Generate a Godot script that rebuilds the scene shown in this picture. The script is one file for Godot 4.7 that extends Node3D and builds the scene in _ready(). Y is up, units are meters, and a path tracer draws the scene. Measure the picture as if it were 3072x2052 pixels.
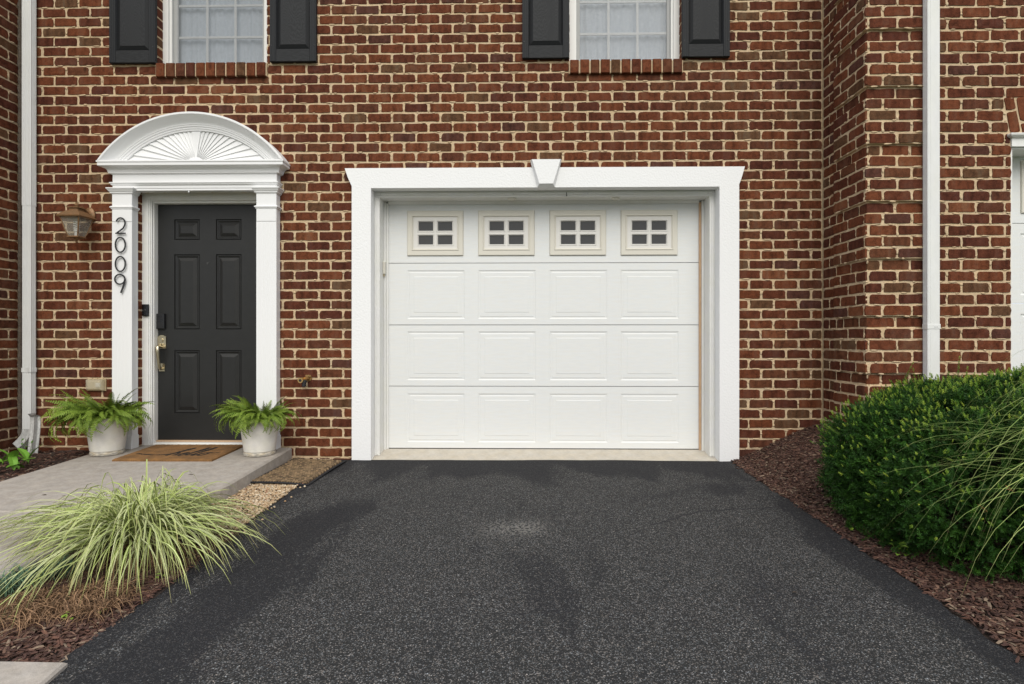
extends Node3D
# A brick townhouse front: black door with a white sunburst pediment, white garage door, asphalt drive, beds and planting.
# World: the brick face of the townhouse is the plane z = 0, the camera stands at z = 4.8; the drive falls 3 cm a metre towards the street.

const EYE := Vector3(0, 1.0, 4.8)
const COURSE := 0.0818
const BRICK := 0.2032
const COURSE0 := 0.093
const FALL := 0.03

var rng := RandomNumberGenerator.new()
var M := {}
var bricks := {}
var used := {}
var smears := []

# ------------------------------------------------------------------ mesh collector
class B:
	var v := PackedVector3Array()
	var n := PackedVector3Array()
	var c := PackedColorArray()
	var uv := PackedVector2Array()
	var uv2 := PackedVector2Array()
	var col := Color(1, 1, 1)
	var tint := false
	func tri(a: Vector3, b: Vector3, d: Vector3) -> void:
		var m := (b - a).cross(d - a).normalized()
		v.append(a); v.append(d); v.append(b)
		n.append(m); n.append(m); n.append(m)
		if tint:
			c.append(col); c.append(col); c.append(col)
	func tri_s(a: Vector3, b: Vector3, d: Vector3, na: Vector3, nb: Vector3, nd: Vector3) -> void:
		v.append(a); v.append(d); v.append(b)
		n.append(na); n.append(nd); n.append(nb)
		if tint:
			c.append(col); c.append(col); c.append(col)
	func quad(a: Vector3, b: Vector3, d: Vector3, e: Vector3) -> void:
		tri(a, b, d)
		tri(a, d, e)
	func box(p: Vector3, q: Vector3) -> void:
		var a := Vector3(minf(p.x, q.x), minf(p.y, q.y), minf(p.z, q.z))
		var b := Vector3(maxf(p.x, q.x), maxf(p.y, q.y), maxf(p.z, q.z))
		quad(Vector3(a.x, a.y, b.z), Vector3(b.x, a.y, b.z), Vector3(b.x, b.y, b.z), Vector3(a.x, b.y, b.z))
		quad(Vector3(b.x, a.y, a.z), Vector3(a.x, a.y, a.z), Vector3(a.x, b.y, a.z), Vector3(b.x, b.y, a.z))
		quad(Vector3(b.x, a.y, b.z), Vector3(b.x, a.y, a.z), Vector3(b.x, b.y, a.z), Vector3(b.x, b.y, b.z))
		quad(Vector3(a.x, a.y, a.z), Vector3(a.x, a.y, b.z), Vector3(a.x, b.y, b.z), Vector3(a.x, b.y, a.z))
		quad(Vector3(a.x, b.y, b.z), Vector3(b.x, b.y, b.z), Vector3(b.x, b.y, a.z), Vector3(a.x, b.y, a.z))
		quad(Vector3(a.x, a.y, a.z), Vector3(b.x, a.y, a.z), Vector3(b.x, a.y, b.z), Vector3(a.x, a.y, b.z))
	# a box whose front edges are chamfered by k
	func cbox(p: Vector3, q: Vector3, k: float) -> void:
		var x0 := minf(p.x, q.x); var x1 := maxf(p.x, q.x)
		var y0 := minf(p.y, q.y); var y1 := maxf(p.y, q.y)
		var z0 := minf(p.z, q.z); var z1 := maxf(p.z, q.z)
		rings([Rect2(x0, y0, x1 - x0, y1 - y0), Rect2(x0, y0, x1 - x0, y1 - y0), Rect2(x0 + k, y0 + k, x1 - x0 - 2 * k, y1 - y0 - 2 * k)], [z0, z1 - k, z1], true)
	# nested rectangles facing +z, joined ring to ring; the last one is filled
	func rings(r: Array, z: Array, fill: bool) -> void:
		for i in r.size() - 1:
			var a: Rect2 = r[i]
			var b: Rect2 = r[i + 1]
			var p := [Vector3(a.position.x, a.position.y, z[i]), Vector3(a.end.x, a.position.y, z[i]), Vector3(a.end.x, a.end.y, z[i]), Vector3(a.position.x, a.end.y, z[i])]
			var q := [Vector3(b.position.x, b.position.y, z[i + 1]), Vector3(b.end.x, b.position.y, z[i + 1]), Vector3(b.end.x, b.end.y, z[i + 1]), Vector3(b.position.x, b.end.y, z[i + 1])]
			for k in 4:
				var k2 := (k + 1) % 4
				quad(p[k], p[k2], q[k2], q[k])
		if fill:
			var e: Rect2 = r[-1]
			var w: float = z[-1]
			quad(Vector3(e.position.x, e.position.y, w), Vector3(e.end.x, e.position.y, w), Vector3(e.end.x, e.end.y, w), Vector3(e.position.x, e.end.y, w))
	# a rectangle facing +z with rectangular holes; back > 0 gives the holes' edges that depth
	func sheet(r: Rect2, z: float, holes: Array, back := 0.0) -> void:
		var xs := [r.position.x, r.end.x]
		var ys := [r.position.y, r.end.y]
		for h: Rect2 in holes:
			for x in [h.position.x, h.end.x]:
				if x > r.position.x and x < r.end.x and not xs.has(x):
					xs.append(x)
			for y in [h.position.y, h.end.y]:
				if y > r.position.y and y < r.end.y and not ys.has(y):
					ys.append(y)
		xs.sort(); ys.sort()
		for i in xs.size() - 1:
			for j in ys.size() - 1:
				var mid := Vector2((xs[i] + xs[i + 1]) / 2, (ys[j] + ys[j + 1]) / 2)
				var inside := false
				for h: Rect2 in holes:
					if h.has_point(mid):
						inside = true
				if not inside:
					quad(Vector3(xs[i], ys[j], z), Vector3(xs[i + 1], ys[j], z), Vector3(xs[i + 1], ys[j + 1], z), Vector3(xs[i], ys[j + 1], z))
		if back > 0.0:
			for h: Rect2 in holes:
				var a := h.position
				var b := h.end
				var w := z - back
				quad(Vector3(a.x, a.y, z), Vector3(a.x, b.y, z), Vector3(a.x, b.y, w), Vector3(a.x, a.y, w))
				quad(Vector3(b.x, b.y, z), Vector3(b.x, a.y, z), Vector3(b.x, a.y, w), Vector3(b.x, b.y, w))
				quad(Vector3(a.x, b.y, z), Vector3(b.x, b.y, z), Vector3(b.x, b.y, w), Vector3(a.x, b.y, w))
				quad(Vector3(b.x, a.y, z), Vector3(a.x, a.y, z), Vector3(a.x, a.y, w), Vector3(b.x, a.y, w))
	# a polygon in x, y pulled from z0 to z1, its front edge chamfered by k
	func prism(poly: PackedVector2Array, z0: float, z1: float) -> void:
		var area := 0.0
		for i in poly.size():
			var p := poly[i]
			var q := poly[(i + 1) % poly.size()]
			area += p.x * q.y - q.x * p.y
		var w := poly.duplicate()
		if area < 0:
			w.reverse()
		var t := Geometry2D.triangulate_polygon(w)
		for i in range(0, t.size(), 3):
			var a := w[t[i]]
			var b := w[t[i + 1]]
			var d := w[t[i + 2]]
			if (b - a).cross(d - a) < 0:
				var s := b
				b = d
				d = s
			tri(Vector3(a.x, a.y, z1), Vector3(b.x, b.y, z1), Vector3(d.x, d.y, z1))
			tri(Vector3(a.x, a.y, z0), Vector3(d.x, d.y, z0), Vector3(b.x, b.y, z0))
		for i in w.size():
			var a := w[i]
			var b := w[(i + 1) % w.size()]
			quad(Vector3(a.x, a.y, z0), Vector3(b.x, b.y, z0), Vector3(b.x, b.y, z1), Vector3(a.x, a.y, z1))
	# a moulding round the front and both sides of a block from x0 to x1 whose face is at zb; prof holds (out, y) from top to bottom
	func moulding(x0: float, x1: float, zb: float, back: float, prof: Array) -> void:
		for i in prof.size() - 1:
			var p: Vector2 = prof[i]
			var q: Vector2 = prof[i + 1]
			quad(Vector3(x0 - q.x, q.y, zb + q.x), Vector3(x1 + q.x, q.y, zb + q.x), Vector3(x1 + p.x, p.y, zb + p.x), Vector3(x0 - p.x, p.y, zb + p.x))
			quad(Vector3(x1 + q.x, q.y, zb + q.x), Vector3(x1 + q.x, q.y, back), Vector3(x1 + p.x, p.y, back), Vector3(x1 + p.x, p.y, zb + p.x))
			quad(Vector3(x0 - q.x, q.y, back), Vector3(x0 - q.x, q.y, zb + q.x), Vector3(x0 - p.x, p.y, zb + p.x), Vector3(x0 - p.x, p.y, back))
		var a: Vector2 = prof[0]
		var e: Vector2 = prof[-1]
		quad(Vector3(x0 - a.x, a.y, zb + a.x), Vector3(x1 + a.x, a.y, zb + a.x), Vector3(x1 + a.x, a.y, back), Vector3(x0 - a.x, a.y, back))
		quad(Vector3(x0 - e.x, e.y, back), Vector3(x1 + e.x, e.y, back), Vector3(x1 + e.x, e.y, zb + e.x), Vector3(x0 - e.x, e.y, zb + e.x))
	# a round tube along points
	func tube(pts: Array, rad: Array, sides: int, flat := 1.0) -> void:
		var prev := []
		var prevn := []
		var side := Vector3.ZERO
		for i in pts.size():
			var p: Vector3 = pts[i]
			var d: Vector3 = (pts[mini(i + 1, pts.size() - 1)] - pts[maxi(i - 1, 0)]).normalized()
			if side == Vector3.ZERO:
				side = d.cross(Vector3.UP if absf(d.y) < 0.9 else Vector3.RIGHT).normalized()
			side = (side - d * side.dot(d)).normalized()
			var up := d.cross(side)
			var ring := []
			var ringn := []
			for k in sides:
				var a := TAU * k / sides
				var o := side * cos(a) + up * sin(a) * flat
				ring.append(p + o * rad[mini(i, rad.size() - 1)])
				ringn.append(o.normalized())
			if i > 0:
				for k in sides:
					var k2 := (k + 1) % sides
					tri_s(prev[k], prev[k2], ring[k2], prevn[k], prevn[k2], ringn[k2])
					tri_s(prev[k], ring[k2], ring[k], prevn[k], ringn[k2], ringn[k])
			else:
				for k in range(1, sides - 1):
					tri(ring[0], ring[k + 1], ring[k])
			if i == pts.size() - 1:
				for k in range(1, sides - 1):
					tri(ring[0], ring[k], ring[k + 1])
			prev = ring
			prevn = ringn
	# a turned shape about a vertical axis; prof holds (radius, y) from bottom to top
	func lathe(prof: Array, seg: int, o := Vector3.ZERO) -> void:
		for i in prof.size() - 1:
			var p: Vector2 = prof[i]
			var q: Vector2 = prof[i + 1]
			var e := Vector2(q.y - p.y, p.x - q.x).normalized()
			for k in seg:
				var a := TAU * k / seg
				var b := TAU * (k + 1) / seg
				var da := Vector3(cos(a), 0, -sin(a))
				var db := Vector3(cos(b), 0, -sin(b))
				var na := da * e.x + Vector3.UP * e.y
				var nb := db * e.x + Vector3.UP * e.y
				tri_s(o + da * p.x + Vector3.UP * p.y, o + db * p.x + Vector3.UP * p.y, o + db * q.x + Vector3.UP * q.y, na, nb, nb)
				tri_s(o + da * p.x + Vector3.UP * p.y, o + db * q.x + Vector3.UP * q.y, o + da * q.x + Vector3.UP * q.y, na, nb, na)
	# a flat stroke of the given width along a path in x, y, from z0 to z1
	func stroke(pts: PackedVector2Array, w: float, z0: float, z1: float, closed := false) -> void:
		var l := PackedVector2Array()
		var r := PackedVector2Array()
		var m := pts.size()
		for i in m:
			var d: Vector2
			if closed:
				d = (pts[(i + 1) % m] - pts[(i - 1 + m) % m]).normalized()
			else:
				d = (pts[mini(i + 1, m - 1)] - pts[maxi(i - 1, 0)]).normalized()
			var o := Vector2(-d.y, d.x) * w / 2
			l.append(pts[i] + o)
			r.append(pts[i] - o)
		for i in (m if closed else m - 1):
			var j := (i + 1) % m
			quad(Vector3(r[i].x, r[i].y, z1), Vector3(r[j].x, r[j].y, z1), Vector3(l[j].x, l[j].y, z1), Vector3(l[i].x, l[i].y, z1))
			quad(Vector3(r[i].x, r[i].y, z0), Vector3(r[j].x, r[j].y, z0), Vector3(r[j].x, r[j].y, z1), Vector3(r[i].x, r[i].y, z1))
			quad(Vector3(l[j].x, l[j].y, z0), Vector3(l[i].x, l[i].y, z0), Vector3(l[i].x, l[i].y, z1), Vector3(l[j].x, l[j].y, z1))
		if not closed:
			for i in [0, m - 1]:
				quad(Vector3(l[i].x, l[i].y, z0), Vector3(r[i].x, r[i].y, z0), Vector3(r[i].x, r[i].y, z1), Vector3(l[i].x, l[i].y, z1))
	func mesh() -> ArrayMesh:
		var a := []
		a.resize(Mesh.ARRAY_MAX)
		a[Mesh.ARRAY_VERTEX] = v
		a[Mesh.ARRAY_NORMAL] = n
		if c.size() == v.size() and c.size() > 0:
			a[Mesh.ARRAY_COLOR] = c
		if uv.size() == v.size() and uv.size() > 0:
			a[Mesh.ARRAY_TEX_UV] = uv
		if uv2.size() == v.size() and uv2.size() > 0:
			a[Mesh.ARRAY_TEX_UV2] = uv2
		var m := ArrayMesh.new()
		m.add_surface_from_arrays(Mesh.PRIMITIVE_TRIANGLES, a)
		return m

# ------------------------------------------------------------------ nodes
func numbered(called: String) -> String:
	used[called] = used.get(called, 0) + 1
	return called if used[called] == 1 else "%s_%03d" % [called, used[called] - 1]

func tag(o: Node3D, label: String, category := "", group := "", kind := "") -> Node3D:
	if label: o.set_meta("label", label)
	if category: o.set_meta("category", category)
	if group: o.set_meta("group", group)
	if kind: o.set_meta("kind", kind)
	return o

func thing(called: String, label: String, category: String, at := Vector3.ZERO, group := "", turn := 0.0) -> Node3D:
	var o := Node3D.new()
	o.name = numbered(called)
	add_child(o)
	o.position = at
	o.rotation.y = turn
	tag(o, label, category, group)
	return o

func put(parent: Node3D, called: String, mesh: Mesh, mat: Material, xf := Transform3D()) -> MeshInstance3D:
	var o := MeshInstance3D.new()
	o.name = called if parent != self else numbered(called)
	o.mesh = mesh
	if mat:
		o.material_override = mat
	o.transform = xf
	parent.add_child(o, true)
	return o

func part(parent: Node3D, called: String, b: B, mat: Material, xf := Transform3D()) -> MeshInstance3D:
	return put(parent, called, b.mesh(), mat, xf)

func structure(called: String, b: B, mat: Material) -> MeshInstance3D:
	var o := part(self, called, b, mat)
	o.set_meta("kind", "structure")
	return o

func copies(parent: Node3D, called: String, mesh: Mesh, mat: Material, xfs: Array, cols: Array) -> MultiMeshInstance3D:
	var mm := MultiMesh.new()
	mm.transform_format = MultiMesh.TRANSFORM_3D
	mm.use_colors = true
	mm.mesh = mesh
	mm.instance_count = xfs.size()
	for i in xfs.size():
		mm.set_instance_transform(i, xfs[i])
		mm.set_instance_color(i, cols[i])
	var o := MultiMeshInstance3D.new()
	o.name = called if parent != self else numbered(called)
	o.multimesh = mm
	o.material_override = mat
	parent.add_child(o, true)
	o.set_meta("kind", "stuff")
	return o

# ------------------------------------------------------------------ materials
func lin(r: float, g: float, b: float) -> Color:
	return Color(r, g, b).linear_to_srgb()

func mat(r: float, g: float, b: float, rough := 0.6, metal := 0.0) -> StandardMaterial3D:
	var m := StandardMaterial3D.new()
	m.albedo_color = lin(r, g, b)
	m.roughness = rough
	m.metallic = metal
	return m

func noise_bytes(size: int, freq: float, sd: int, octaves := 4, kind := FastNoiseLite.TYPE_SIMPLEX_SMOOTH) -> PackedByteArray:
	var f := FastNoiseLite.new()
	f.seed = sd
	f.noise_type = kind
	f.frequency = freq
	f.fractal_octaves = octaves
	var im := f.get_seamless_image(size, size)
	im.convert(Image.FORMAT_L8)
	return im.get_data()

func grey_tex(size: int, bytes: PackedByteArray) -> ImageTexture:
	return ImageTexture.create_from_image(Image.create_from_data(size, size, false, Image.FORMAT_L8, bytes))

func rgb_tex(size: int, bytes: PackedByteArray) -> ImageTexture:
	return ImageTexture.create_from_image(Image.create_from_data(size, size, false, Image.FORMAT_RGB8, bytes))

# a greyish texture around a mean: value = lo..hi of weighted noises, with a slight colour drift
func mottled(size: int, parts: Array, lo: float, hi: float, drift := Vector3(0, 0, 0)) -> ImageTexture:
	var out := PackedByteArray()
	out.resize(size * size * 3)
	var d := noise_bytes(size, 0.012, 977, 3)
	for i in size * size:
		var s := 0.0
		for p in parts:
			s += (p[0][i] / 255.0 - 0.5) * p[1]
		s = clampf(0.5 + s, 0, 1)
		var k := lo + (hi - lo) * s
		var q := (d[i] / 255.0 - 0.5) * 2.0
		out[i * 3] = int(pow(clampf(k * (1 + drift.x * q), 0, 1), 0.4545) * 255)
		out[i * 3 + 1] = int(pow(clampf(k * (1 + drift.y * q), 0, 1), 0.4545) * 255)
		out[i * 3 + 2] = int(pow(clampf(k * (1 + drift.z * q), 0, 1), 0.4545) * 255)
	return rgb_tex(size, out)

func triplanar(m: StandardMaterial3D, tex: Texture2D, per_metre: Vector3, world := true) -> StandardMaterial3D:
	m.albedo_texture = tex
	m.uv1_triplanar = true
	m.uv1_world_triplanar = world
	m.uv1_scale = per_metre
	m.uv1_triplanar_sharpness = 4.0
	return m

func relief(m: StandardMaterial3D, tex: Texture2D, cm: float, per_metre := Vector3.ZERO, world := true) -> StandardMaterial3D:
	m.heightmap_enabled = true
	m.heightmap_texture = tex
	m.heightmap_scale = cm
	if per_metre != Vector3.ZERO:
		m.uv1_triplanar = true
		m.uv1_world_triplanar = world
		m.uv1_scale = per_metre
		m.uv1_triplanar_sharpness = 4.0
	return m

func make_materials() -> void:
	var fine := noise_bytes(512, 0.22, 11, 3)
	var mid := noise_bytes(512, 0.05, 12, 4)
	var broad := noise_bytes(512, 0.012, 13, 4)
	var cell := noise_bytes(512, 0.09, 14, 1, FastNoiseLite.TYPE_CELLULAR)
	# brick: sandy grain, flashed bands across the length, darker kiln marks
	var bandf := FastNoiseLite.new()
	bandf.seed = 5
	bandf.frequency = 1.0
	bandf.fractal_octaves = 3
	var bb := PackedByteArray()
	bb.resize(512 * 512 * 3)
	var hb := PackedByteArray()
	hb.resize(512 * 512)
	for y in 512:
		for x in 512:
			var i := y * 512 + x
			var a := TAU * x / 512.0
			var band := bandf.get_noise_3d(cos(a) * 2.6, sin(a) * 2.6, y * 0.008 + sin(y * TAU / 512.0) * 0.3)
			var g := (fine[i] / 255.0 - 0.5) * 0.55 + (mid[i] / 255.0 - 0.5) * 0.35 + band * 0.35
			var k := clampf(0.66 + g * 1.0, 0.2, 0.95)
			var flash := clampf((band - 0.12) * 3.0, 0, 1) * 0.5
			bb[i * 3] = int(pow(k * (1.0 - 0.25 * flash), 0.4545) * 255)
			bb[i * 3 + 1] = int(pow(k * (1.0 + 0.10 * flash), 0.4545) * 255)
			bb[i * 3 + 2] = int(pow(clampf(k * (1.0 + 0.45 * flash), 0, 1), 0.4545) * 255)
			hb[i] = int(clampf(0.5 + (fine[i] / 255.0 - 0.5) * 0.7 + (mid[i] / 255.0 - 0.5) * 0.5, 0, 1) * 255)
	var brick_tex := rgb_tex(512, bb)
	var brick_h := grey_tex(512, hb)
	var tones := [[0.192, 0.060, 0.029], [0.166, 0.052, 0.027], [0.142, 0.045, 0.025], [0.208, 0.066, 0.030], [0.128, 0.041, 0.025], [0.160, 0.078, 0.040], [0.170, 0.086, 0.045], [0.150, 0.055, 0.031], [0.220, 0.071, 0.033], [0.128, 0.052, 0.036], [0.178, 0.067, 0.034], [0.250, 0.090, 0.042]]
	M.brick = []
	for t in tones:
		var m := mat(t[0], t[1], t[2], 0.88)
		m.metallic_specular = 0.22
		triplanar(m, brick_tex, Vector3(0.93, 0.93, 0.93))
		relief(m, brick_h, 0.16)
		m.heightmap_texture = brick_h
		M.brick.append(m)
	M.mortar = triplanar(mat(0.72, 0.545, 0.345, 0.95), mottled(512, [[fine, 0.5], [mid, 0.5], [broad, 0.5]], 0.60, 1.0, Vector3(0.03, 0, -0.06)), Vector3(1.1, 1.1, 1.1))
	relief(M.mortar, brick_h, 0.35)
	M.caulk = triplanar(mat(0.16, 0.13, 0.10, 0.95), mottled(256, [[noise_bytes(256, 0.05, 21), 1.0]], 0.4, 1.0), Vector3(3, 3, 3))
	# painted trims
	M.white = relief(mat(0.80, 0.80, 0.80, 0.42), grey_tex(512, mid), 0.02, Vector3(1.7, 1.7, 1.7))
	M.vinyl = mat(0.74, 0.73, 0.70, 0.4)
	M.trim = triplanar(mat(0.79, 0.785, 0.755, 0.5), mottled(512, [[mid, 0.5], [broad, 0.8]], 0.92, 1.0, Vector3(0, 0, -0.03)), Vector3(0.9, 0.9, 0.9))
	var st := PackedByteArray()
	st.resize(512 * 512)
	for i in 512 * 512:
		st[i] = int(clampf(0.5 + (cell[i] / 255.0 - 0.5) * 0.5 + (mid[i] / 255.0 - 0.5) * 0.8, 0, 1) * 255)
	M.stucco = relief(mat(0.82, 0.82, 0.82, 0.75), grey_tex(512, st), 0.13, Vector3(1.7, 1.7, 1.7))
	var grain := noise_bytes(512, 0.03, 31, 4)
	M.garage = relief(mat(0.742, 0.750, 0.738, 0.5), grey_tex(512, grain), 0.012, Vector3(1.0, 6.0, 1.0))
	triplanar(M.garage, mottled(512, [[broad, 0.9], [fine, 0.2]], 0.955, 1.0, Vector3(0.012, 0, -0.02)), Vector3(1.0, 6.0, 1.0))
	M.almond = mat(0.66, 0.63, 0.55, 0.45)
	M.insert = mat(0.72, 0.70, 0.66, 0.4)
	M.bare_wood = triplanar(mat(0.60, 0.40, 0.25, 0.7), mottled(256, [[noise_bytes(256, 0.06, 33), 1.0]], 0.7, 1.0), Vector3(6, 1, 6))
	M.apron = triplanar(mat(0.56, 0.51, 0.43, 0.85), mottled(512, [[mid, 0.5], [broad, 0.8], [fine, 0.2]], 0.78, 1.0, Vector3(0.02, 0, -0.04)), Vector3(1.2, 1.2, 1.2))
	M.seal = mat(0.05, 0.05, 0.05, 0.8)
	# dark paint
	M.door = relief(triplanar(mat(0.017, 0.017, 0.0165, 0.40), mottled(512, [[mid, 0.4], [broad, 0.8]], 0.78, 1.0), Vector3(1.5, 1.5, 1.5)), grey_tex(512, grain), 0.012)
	var wood := PackedByteArray()
	wood.resize(512 * 512)
	var wf := FastNoiseLite.new()
	wf.seed = 8
	wf.frequency = 0.006
	for y in 512:
		for x in 512:
			var u := absf(x - 256.0) / 256.0
			var s := sin((y * 0.16 + u * u * 46.0 + wf.get_noise_2d(x, y * 0.5) * 14.0))
			wood[y * 512 + x] = int(clampf(0.5 + 0.5 * s, 0, 1) * 255)
	M.shutter_grain = relief(triplanar(mat(0.030, 0.031, 0.033, 0.6), mottled(512, [[wood, 0.7], [fine, 0.3]], 0.62, 1.0), Vector3(4.0, 2.2, 4.0)), grey_tex(512, wood), 0.05)
	M.shutter = relief(mat(0.021, 0.022, 0.024, 0.6), grey_tex(512, grain), 0.03, Vector3(6, 1.0, 6))
	M.rail_grain = relief(triplanar(mat(0.030, 0.031, 0.033, 0.6), mottled(512, [[grain, 1.4]], 0.5, 1.0), Vector3(1.0, 9.0, 1.0)), grey_tex(512, grain), 0.08)
	for d in [M.door, M.shutter, M.shutter_grain, M.rail_grain]:
		d.metallic_specular = 0.32
	M.door.metallic_specular = 0.42
	M.door.albedo_color = lin(0.021, 0.021, 0.0205)
	M.black = mat(0.012, 0.012, 0.013, 0.4)
	M.black_gloss = mat(0.010, 0.010, 0.012, 0.15)
	M.nickel = mat(0.60, 0.53, 0.38, 0.32, 1.0)
	M.brass = mat(0.55, 0.36, 0.15, 0.42, 0.8)
	M.bronze = triplanar(mat(0.30, 0.165, 0.075, 0.5, 0.35), mottled(256, [[noise_bytes(256, 0.05, 41), 1.2]], 0.5, 1.0, Vector3(0.1, 0, -0.1)), Vector3(6, 6, 6))
	M.bulb = mat(0.85, 0.85, 0.83, 0.25)
	M.galv = mat(0.62, 0.62, 0.61, 0.45, 0.0)
	M.pipe = triplanar(mat(0.75, 0.75, 0.73, 0.38), mottled(512, [[broad, 1.0], [mid, 0.5]], 0.92, 1.0, Vector3(0, 0, -0.02)), Vector3(1.2, 0.4, 1.2))
	M.old_pipe = triplanar(mat(0.62, 0.62, 0.60, 0.45), mottled(512, [[mid, 0.9], [broad, 0.8]], 0.55, 1.0), Vector3(3, 1.2, 3))
	M.aged_plastic = mat(0.52, 0.42, 0.25, 0.4)
	var clear := mat(0.60, 0.55, 0.42, 0.12)
	clear.transparency = BaseMaterial3D.TRANSPARENCY_ALPHA
	clear.albedo_color.a = 0.45
	M.clear = clear
	var glass := mat(0.5, 0.55, 0.55, 0.03)
	glass.transparency = BaseMaterial3D.TRANSPARENCY_ALPHA
	glass.albedo_color.a = 0.10
	M.glass = glass
	var lamp_glass := mat(0.40, 0.40, 0.34, 0.10)
	lamp_glass.transparency = BaseMaterial3D.TRANSPARENCY_ALPHA
	lamp_glass.albedo_color.a = 0.32
	M.lamp_glass = lamp_glass
	var screen := mat(0.16, 0.17, 0.18, 0.7)
	screen.transparency = BaseMaterial3D.TRANSPARENCY_ALPHA
	screen.albedo_color.a = 0.38
	M.screen = screen
	M.dark_glass = mat(0.055, 0.056, 0.058, 0.12)
	var cur := mat(0.70, 0.76, 0.84, 0.9)
	cur.backlight = Color(0.3, 0.3, 0.3)
	cur.cull_mode = BaseMaterial3D.CULL_DISABLED
	M.curtain = triplanar(cur, mottled(512, [[mid, 0.6], [grain, 0.8]], 0.84, 1.0), Vector3(2.2, 1.1, 2.2))
	M.room = mat(0.30, 0.29, 0.27, 0.9)
	# ground
	var con := mottled(512, [[fine, 0.55], [mid, 0.5], [broad, 0.7]], 0.62, 1.0, Vector3(0.015, 0, -0.02))
	M.concrete = relief(triplanar(mat(0.445, 0.398, 0.348, 0.92), con, Vector3(1.4, 1.4, 1.4)), grey_tex(512, fine), 0.08)
	M.soil = triplanar(mat(0.045, 0.028, 0.02, 1.0), mottled(512, [[mid, 1.0], [fine, 0.6]], 0.4, 1.0), Vector3(2, 2, 2))
	M.lawn = triplanar(mat(0.06, 0.09, 0.03, 1.0), mottled(512, [[mid, 1.0], [broad, 0.6]], 0.5, 1.0), Vector3(0.5, 0.5, 0.5))
	var tinted := StandardMaterial3D.new()
	tinted.vertex_color_use_as_albedo = true
	tinted.roughness = 0.9
	M.tinted = tinted
	var leaf := StandardMaterial3D.new()
	leaf.vertex_color_use_as_albedo = true
	leaf.roughness = 0.5
	leaf.backlight = Color(0.25, 0.25, 0.25)
	leaf.metallic_specular = 0.3
	leaf.cull_mode = BaseMaterial3D.CULL_DISABLED
	M.leaf = leaf
	M.pot = triplanar(mat(0.80, 0.77, 0.70, 0.45), mottled(256, [[noise_bytes(256, 0.02, 51), 1.0], [noise_bytes(256, 0.2, 52), 0.25]], 0.82, 1.0, Vector3(0, 0, -0.04)), Vector3(2.5, 2.5, 2.5), false)
	M.pot_worn = triplanar(mat(0.60, 0.54, 0.44, 0.6), mottled(256, [[noise_bytes(256, 0.04, 53), 1.6]], 0.5, 1.0, Vector3(0.1, 0, -0.2)), Vector3(3, 8, 3), false)
	M.potting = mat(0.02, 0.016, 0.012, 1.0)
	M.rubber = mat(0.012, 0.012, 0.014, 0.75)
	M.asphalt = asphalt_material()

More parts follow.
